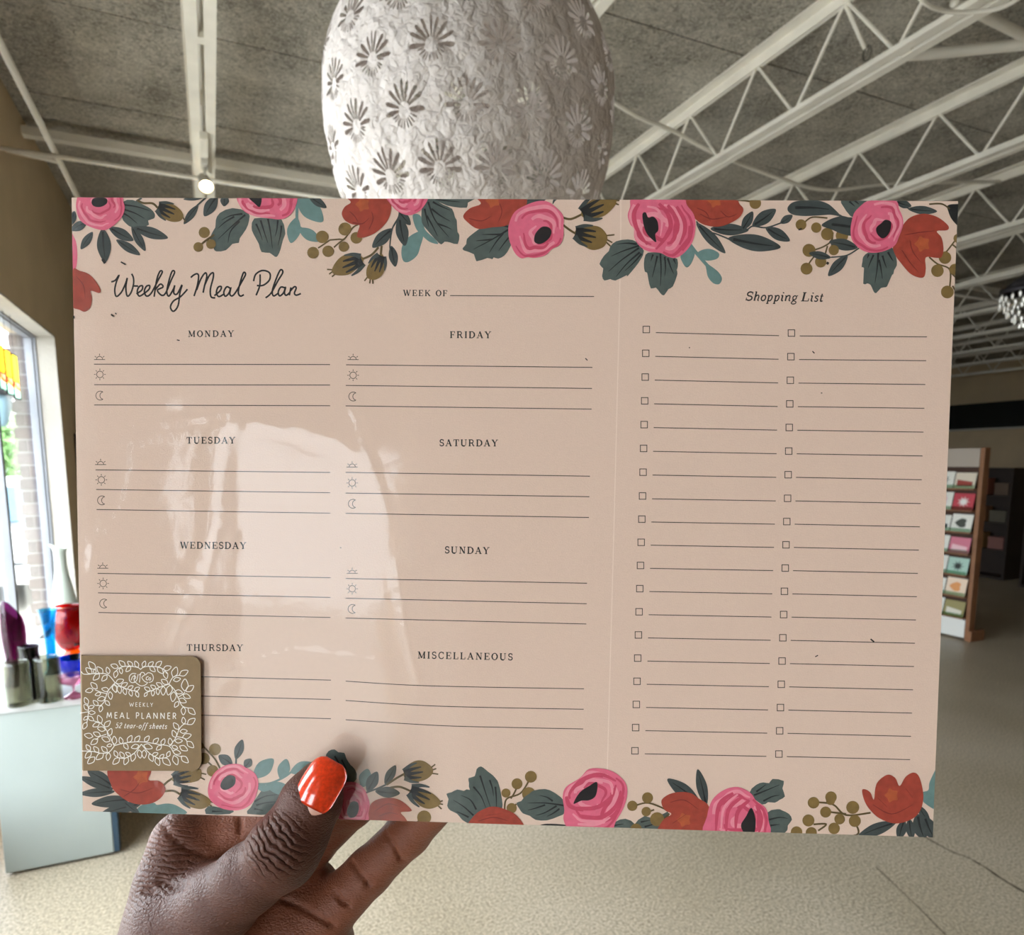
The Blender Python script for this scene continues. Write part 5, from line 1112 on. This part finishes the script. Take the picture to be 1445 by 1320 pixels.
# ------------------------------------------------------------------ the hand: one surface grown from tapered bones
def hand():
    def q(px, py, d): return np.array(at_d(px, py, d))
    chains = dict(
      thumb=[(453,1103,.2310,7.4),(440,1130,.2290,10.0),(418,1175,.2270,10.6),(397,1208,.2255,10.9),(352,1240,.228,11.2),(312,1274,.232,12.6),(258,1316,.238,15.5),(215,1385,.246,19)],
      index=[(258,1235,.256,12.6),(262,1192,.259,11.8),(345,1172,.2615,10.0),(450,1148,.2570,9.0),(540,1105,.2535,8.0)],
      middle=[(330,1270,.268,12.5),(385,1240,.270,10.5),(440,1190,.270,9.4),(497,1134,.260,8.8),(560,1075,.2535,8.0)],
      ring=[(468,1283,.264,10.4),(521,1230,.264,8.9),(576,1176,.261,8.5),(628,1122,.2530,7.7),(655,1075,.2515,7.0)],
      side=[(262,1192,.257,11.6),(250,1240,.252,13.6),(243,1310,.249,16),(262,1420,.25,21)],
      palm=[(330,1262,.268,15),(432,1258,.273,12.5),(420,1305,.270,15),(440,1380,.266,17)],
      heel=[(300,1330,.262,21),(400,1350,.266,19)],
      edge=[(445,1305,.266,12.5),(438,1380,.265,16),(400,1460,.262,20)],
      wrist=[(250,1400,.252,22),(300,1480,.258,25),(300,1620,.262,25),(270,1800,.262,28)],
      wrist2=[(390,1440,.262,20),(360,1620,.262,22),(330,1800,.262,26)])
    palmness = dict(thumb=0, index=.85, middle=.9, ring=1, side=.12, palm=1, heel=.9, edge=1, wrist=.5, wrist2=.7)
    step = .00085
    allp = np.array([q(*c[:3]) for k in chains for c in chains[k]]); lo = allp.min(0)-.034; hi = allp.max(0)+.034
    n = np.ceil((hi-lo)/step).astype(int)
    D = np.full(n, .05, np.float32); axs = [lo[i]+step*np.arange(n[i]) for i in range(3)]
    def prim(a, ra, b, rb, marg=.012):
        mn = np.minimum(a-ra, b-rb)-marg; mx = np.maximum(a+ra, b+rb)+marg
        s0 = np.clip(((mn-lo)/step).astype(int), 0, n-1); s1 = np.clip(((mx-lo)/step).astype(int)+1, 1, n)
        sl = tuple(slice(s0[i], s1[i]) for i in range(3))
        X = axs[0][sl[0]][:, None, None]; Y = axs[1][sl[1]][None, :, None]; Z = axs[2][sl[2]][None, None, :]
        ab = b-a; L = float(ab@ab)
        t = np.clip(((X-a[0])*ab[0]+(Y-a[1])*ab[1]+(Z-a[2])*ab[2])/L, 0, 1)
        d = np.sqrt((X-a[0]-t*ab[0])**2+(Y-a[1]-t*ab[1])**2+(Z-a[2]-t*ab[2])**2) - (ra+(rb-ra)*t)
        return sl, d.astype(np.float32)
    def smin(a, b, k): h = np.clip(.5+.5*(b-a)/k, 0, 1); return b*(1-h)+a*h-k*h*(1-h)
    K = dict(side=.006, palm=.010, heel=.012, edge=.010, wrist=.014, wrist2=.014, index=.005, middle=.004, ring=.0045, thumb=.0035)
    for name in ('side','palm','heel','edge','wrist','wrist2','index','middle','ring'):
        G = np.full(n, .05, np.float32); c = chains[name]
        for (p0, p1) in zip(c[:-1], c[1:]):
            sl, d = prim(q(*p0[:3]), p0[3]/1000, q(*p1[:3]), p1[3]/1000); G[sl] = smin(G[sl], d, .0025)
        D = smin(D, G, K[name])
    G = np.full(n, .05, np.float32)
    c = chains['thumb']
    for (p0, p1) in zip(c[:-1], c[1:]):
        sl, d = prim(q(*p0[:3]), p0[3]/1000, q(*p1[:3]), p1[3]/1000); G[sl] = smin(G[sl], d, .003)
    # thumb knuckle bulge, and the flat bed of the nail
    sl, d = prim(q(392,1196,.2245), .0098, q(408,1204,.2235), .0092); G[sl] = smin(G[sl], d, .004)
    D = smin(D, G, K['thumb'])
    # thumb web joins the index side
    sl, d = prim(q(250,1290,.244), .013, q(300,1262,.246), .011); D[sl] = smin(D[sl], d, .012)
    # creases
    def carve(pts, r=.0008, k=.0012, dep=None):
        for a, b in zip(pts[:-1], pts[1:]):
            sl, d = prim(q(*a), r, q(*b), r, .004); h = -d
            D[sl] = -smin(-D[sl], -h*1.0, k) if False else np.maximum(D[sl], 0)*0 + (-smin(-D[sl], d, k))
    def surf(px, py):           # depth at which the ray first meets the hand
        r = np.array(px_ray(px, py)); c0 = np.array(CAM)
        for dd in np.arange(.19, .30, .0004):
            i = ((c0+r*dd-lo)/step).astype(int)
            if (i < 0).any() or (i >= n).any(): continue
            if D[tuple(i)] < 0: return dd
        return None
    C4 = lambda x, y: (150+x/2.89, 1050+y/2.89)
    lines = [
             [(1003,480),(1035,530),(1075,578)],[(1140,365),(1175,420),(1205,475)],[(930,600),(960,640),(990,655)],
             [(545,300),(548,370),(562,430)],[(690,630),(780,660),(860,705),(930,742)],[(230,330),(290,400),(390,450),(480,480)],[(155,600),(250,600),(330,585)],[(215,560),(270,580),(330,570)]]
    D0 = D.copy()
    for L in lines:
        P = [(c_.x, c_.y) for c_ in catmull(L, 3)]; pp = []
        for p in P:
            x, y = C4(*p); s = surf(x, y)
            if s: pp.append((x, y, s))
        for a, b in zip(pp[:-1], pp[1:]):
            if abs(a[2]-b[2]) > .006: continue
            sl, d = prim(q(*a), .0005, q(*b), .0005, .004); D0[sl] = -smin(-D0[sl], d, .0014)
    D = D0
    # surface nets
    neg = D < 0
    cells = np.zeros(tuple(n-1), np.int8)
    for dx in (0, 1):
        for dy in (0, 1):
            for dz in (0, 1): cells += neg[dx:n[0]-1+dx, dy:n[1]-1+dy, dz:n[2]-1+dz]
    act = (cells > 0) & (cells < 8); idx = np.argwhere(act); vid = np.full(tuple(n-1), -1, np.int32); vid[act] = np.arange(len(idx))
    acc = np.zeros((len(idx), 3)); cnt = np.zeros(len(idx))
    cor = [(a, b, c_) for a in (0, 1) for b in (0, 1) for c_ in (0, 1)]
    for a in cor:
        for ax in range(3):
            if a[ax]: continue
            b = list(a); b[ax] = 1
            da = D[idx[:,0]+a[0], idx[:,1]+a[1], idx[:,2]+a[2]]; db = D[idx[:,0]+b[0], idx[:,1]+b[1], idx[:,2]+b[2]]
            cr_ = (da < 0) != (db < 0); t = np.where(cr_, da/(da-db+1e-12), 0)
            pos = np.array(a, float)[None, :].repeat(len(idx), 0); pos[:, ax] = t
            acc[cr_] += pos[cr_]; cnt[cr_] += 1
    V = lo + (idx + acc/cnt[:, None])*step
    faces = []
    for ax in range(3):
        o = [0, 0, 0]; o[ax] = 1
        A = neg[tuple(slice(0, n[i]-o[i]) for i in range(3))]; B = neg[tuple(slice(o[i], n[i]) for i in range(3))]
        e = np.argwhere(A != B); u, w_ = [(1, 2), (2, 0), (0, 1)][ax]
        e = e[(e[:, u] > 0) & (e[:, w_] > 0) & (e[:, u] < n[u]-1) & (e[:, w_] < n[w_]-1)]
        sgn = A[e[:,0], e[:,1], e[:,2]]
        def vv(du, dw): k = e.copy(); k[:, u] -= du; k[:, w_] -= dw; return vid[k[:,0], k[:,1], k[:,2]]
        f = np.stack([vv(1, 1), vv(0, 1), vv(0, 0), vv(1, 0)], 1)
        f[~sgn] = f[~sgn][:, ::-1]; faces.append(f)
    F = np.concatenate(faces); F = F[(F >= 0).all(1)]
    # skin tone: palm side lighter, back of the hand darker
    wsum = np.zeros(len(V)); psum = np.zeros(len(V))
    for name, c in chains.items():
        best = np.full(len(V), 9.)
        for p0, p1 in zip(c[:-1], c[1:]):
            a, b = q(*p0[:3]), q(*p1[:3]); ab = b-a; t = np.clip((V-a)@ab/(ab@ab), 0, 1)
            best = np.minimum(best, np.linalg.norm(V-a-t[:, None]*ab, axis=1)-(p0[3]+(p1[3]-p0[3])*t)/1000)
        ww = np.exp(-np.maximum(best, 0)/.0016); wsum += ww; psum += ww*palmness[name]
    pal = psum/np.maximum(wsum, 1e-9)
    base = V.mean(0)
    me = bpy.data.meshes.new('person_hand'); me.from_pydata(V.tolist(), [], F.tolist())
    me.polygons.foreach_set('use_smooth', [True]*len(me.polygons))
    at = me.attributes.new('palm_side', 'FLOAT', 'POINT'); at.data.foreach_set('value', pal.astype(np.float32))
    me.validate(); me.update()
    o = bpy.data.objects.new('person_hand', me); COL.objects.link(o)
    sm = o.modifiers.new('soften', 'SMOOTH'); sm.factor = .5; sm.iterations = 2
    tag(o, 'hand with a glossy orange-red thumbnail gripping the planner by its lower edge', 'hand')
    m = bpy.data.materials.new('skin'); m.use_nodes = True; nt = m.node_tree; N = nt.nodes; b = N['Principled BSDF']
    at_ = N.new('ShaderNodeAttribute'); at_.attribute_name = 'palm_side'
    r = N.new('ShaderNodeValToRGB'); e = r.color_ramp.elements
    e[0].position = .05; e[0].color = (*lin((86,51,39)), 1); e[1].position = .9; e[1].color = (*lin((132,78,56)), 1)
    nt.links.new(at_.outputs['Fac'], r.inputs['Fac'])
    tc = N.new('ShaderNodeTexCoord'); n1 = N.new('ShaderNodeTexNoise'); n1.inputs['Scale'].default_value = 90; n1.inputs['Detail'].default_value = 6
    nt.links.new(tc.outputs['Object'], n1.inputs['Vector'])
    mr = N.new('ShaderNodeMapRange'); mr.inputs[3].default_value = .82; mr.inputs[4].default_value = 1.18; nt.links.new(n1.outputs['Fac'], mr.inputs[0])
    mx = N.new('ShaderNodeMix'); mx.data_type = 'RGBA'; mx.blend_type = 'MULTIPLY'; mx.inputs[0].default_value = 1
    nt.links.new(r.outputs['Color'], mx.inputs[6]); nt.links.new(mr.outputs[0], mx.inputs[7]); nt.links.new(mx.outputs[2], b.inputs['Base Color'])
    b.inputs['Roughness'].default_value = .46; b.inputs['Specular IOR Level'].default_value = .32
    b.inputs['Subsurface Weight'].default_value = .08; b.inputs['Subsurface Radius'].default_value = (.004, .0015, .0008); b.inputs['Subsurface Scale'].default_value = 1
    vo = N.new('ShaderNodeTexVoronoi'); vo.inputs['Scale'].default_value = 620; vo.feature = 'DISTANCE_TO_EDGE'
    mp = N.new('ShaderNodeMapping'); mp.inputs['Scale'].default_value = (1, 1, 1.9); mp.inputs['Rotation'].default_value = (.3, .5, .2)
    nt.links.new(tc.outputs['Object'], mp.inputs[0]); nt.links.new(mp.outputs[0], vo.inputs['Vector'])
    n2 = N.new('ShaderNodeTexNoise'); n2.inputs['Scale'].default_value = 420; n2.inputs['Detail'].default_value = 4; nt.links.new(mp.outputs[0], n2.inputs['Vector'])
    ad = N.new('ShaderNodeMath'); ad.operation = 'ADD'; nt.links.new(vo.outputs['Distance'], ad.inputs[0]); nt.links.new(n2.outputs['Fac'], ad.inputs[1])
    bp = N.new('ShaderNodeBump'); bp.inputs['Strength'].default_value = .35; bp.inputs['Distance'].default_value = .0012
    nt.links.new(ad.outputs[0], bp.inputs['Height'])
    # folds across the thumb knuckles: bands along the thumb, fading away from the joint
    def folds(c, axis, rad, freq, prev, st):
        vm = N.new('ShaderNodeVectorMath'); vm.operation = 'SUBTRACT'; vm.inputs[1].default_value = c; nt.links.new(tc.outputs['Object'], vm.inputs[0])
        dt = N.new('ShaderNodeVectorMath'); dt.operation = 'DOT_PRODUCT'; dt.inputs[1].default_value = axis; nt.links.new(vm.outputs[0], dt.inputs[0])
        nz = N.new('ShaderNodeTexNoise'); nz.inputs['Scale'].default_value = 130; nz.inputs['Detail'].default_value = 2; nt.links.new(tc.outputs['Object'], nz.inputs['Vector'])
        ph = N.new('ShaderNodeMath'); ph.operation = 'MULTIPLY_ADD'; ph.inputs[1].default_value = freq; nt.links.new(dt.outputs['Value'], ph.inputs[0])
        nm_ = N.new('ShaderNodeMath'); nm_.operation = 'MULTIPLY'; nm_.inputs[1].default_value = 9; nt.links.new(nz.outputs['Fac'], nm_.inputs[0]); nt.links.new(nm_.outputs[0], ph.inputs[2])
        sn = N.new('ShaderNodeMath'); sn.operation = 'SINE'; nt.links.new(ph.outputs[0], sn.inputs[0])
        ab = N.new('ShaderNodeMath'); ab.operation = 'ABSOLUTE'; nt.links.new(sn.outputs[0], ab.inputs[0])
        pw = N.new('ShaderNodeMath'); pw.operation = 'POWER'; pw.inputs[1].default_value = .4; nt.links.new(ab.outputs[0], pw.inputs[0])
        ln = N.new('ShaderNodeVectorMath'); ln.operation = 'LENGTH'; nt.links.new(vm.outputs[0], ln.inputs[0])
        mk = N.new('ShaderNodeMapRange'); mk.inputs[1].default_value = rad*.45; mk.inputs[2].default_value = rad; mk.inputs[3].default_value = 1; mk.inputs[4].default_value = 0; nt.links.new(ln.outputs['Value'], mk.inputs[0])
        ml = N.new('ShaderNodeMath'); ml.operation = 'MULTIPLY'; nt.links.new(pw.outputs[0], ml.inputs[0]); nt.links.new(mk.outputs[0], ml.inputs[1])
        b2 = N.new('ShaderNodeBump'); b2.inputs['Strength'].default_value = st; b2.inputs['Distance'].default_value = .0016
        nt.links.new(ml.outputs[0], b2.inputs['Height']); nt.links.new(prev.outputs['Normal'], b2.inputs['Normal']); return b2
    ta = (Vector(q(440,1130,.2265))-Vector(q(352,1240,.228))).normalized()
    f1 = folds(tuple(q(388,1195,.2165)), tuple(ta), .0115, 1500, bp, .9)
    ia = (Vector(q(262,1192,.257))-Vector(q(243,1310,.249))).normalized()
    f2 = folds(tuple(q(220,1230,.244)), tuple(ia), .020, 1900, f1, .5)
    nt.links.new(f2.outputs['Normal'], b.inputs['Normal'])
    me.materials.append(m)
    # thumbnail: a curved plate over the end of the thumb
    tip, bas = Vector(q(466,1081,.2225)), Vector(q(433,1139,.2185))
    ax = (tip-bas); L = ax.length; ax.normalize(); toc = (CAM-(tip+bas)/2).normalized()
    toc = (toc - RT*.22 + UP*.10).normalized(); side = ax.cross(toc).normalized(); nor = side.cross(ax).normalized()
    def plate(name, u0, u1, w0, lift, mt, parent):
        NU, NV = 18, 14; vs = []; fs = []
        for lay in (0, 1):
            for i in range(NU+1):
                u = u0+(u1-u0)*i/NU
                for j in range(NV+1):
                    v = -1+2*j/NV
                    uu = u
                    # rounded ends: trim the corners
                    half = w0*(1-.10*(u-.5)**2*2)
                    end = 1.0
                    if u > .72: end = max(.02, 1-((u-.72)/.44)**3)**.45
                    if u < .3: end = max(.02, 1-((.3-u)/.46)**2.4)**.5
                    x = v*half*end
                    cz = -.55*(x*x)/(2*w0)*1.6 - .0022*(u-.45)**2*2 
                    vs.append(bas+ax*(L*uu)+side*x+nor*(lift+cz-(.0006 if lay else 0)))
        S1 = (NU+1)*(NV+1)
        for i in range(NU):
            for j in range(NV):
                a = i*(NV+1)+j; fs.append((a, a+1, a+NV+2, a+NV+1)); fs.append((S1+a, S1+a+NV+1, S1+a+NV+2, S1+a+1))
        for i in range(NU):
            for j in (0, NV): a = i*(NV+1)+j; fs.append((a, a+NV+1, S1+a+NV+1, S1+a))
        for j in range(NV):
            for i in (0, NU): a = i*(NV+1)+j; fs.append((a, a+1, S1+a+1, S1+a))
        return MB().add(vs, fs).build(name, mt, parent, smooth=True)
    nm = mat('natural_nail', (206,156,138), .3, coat=.3)
    nl = plate('thumbnail', -.14, .9, .0066, .0008, nm, o)
    pol = mat('orange_red_polish', (222,62,28), .16, .22, 900, 0, 10, coat=1.0)
    plate('nail_polish', .02, 1.13, .0069, .0013, pol, nl)['label'] = 'glossy orange-red nail polish'
    return o
hand()
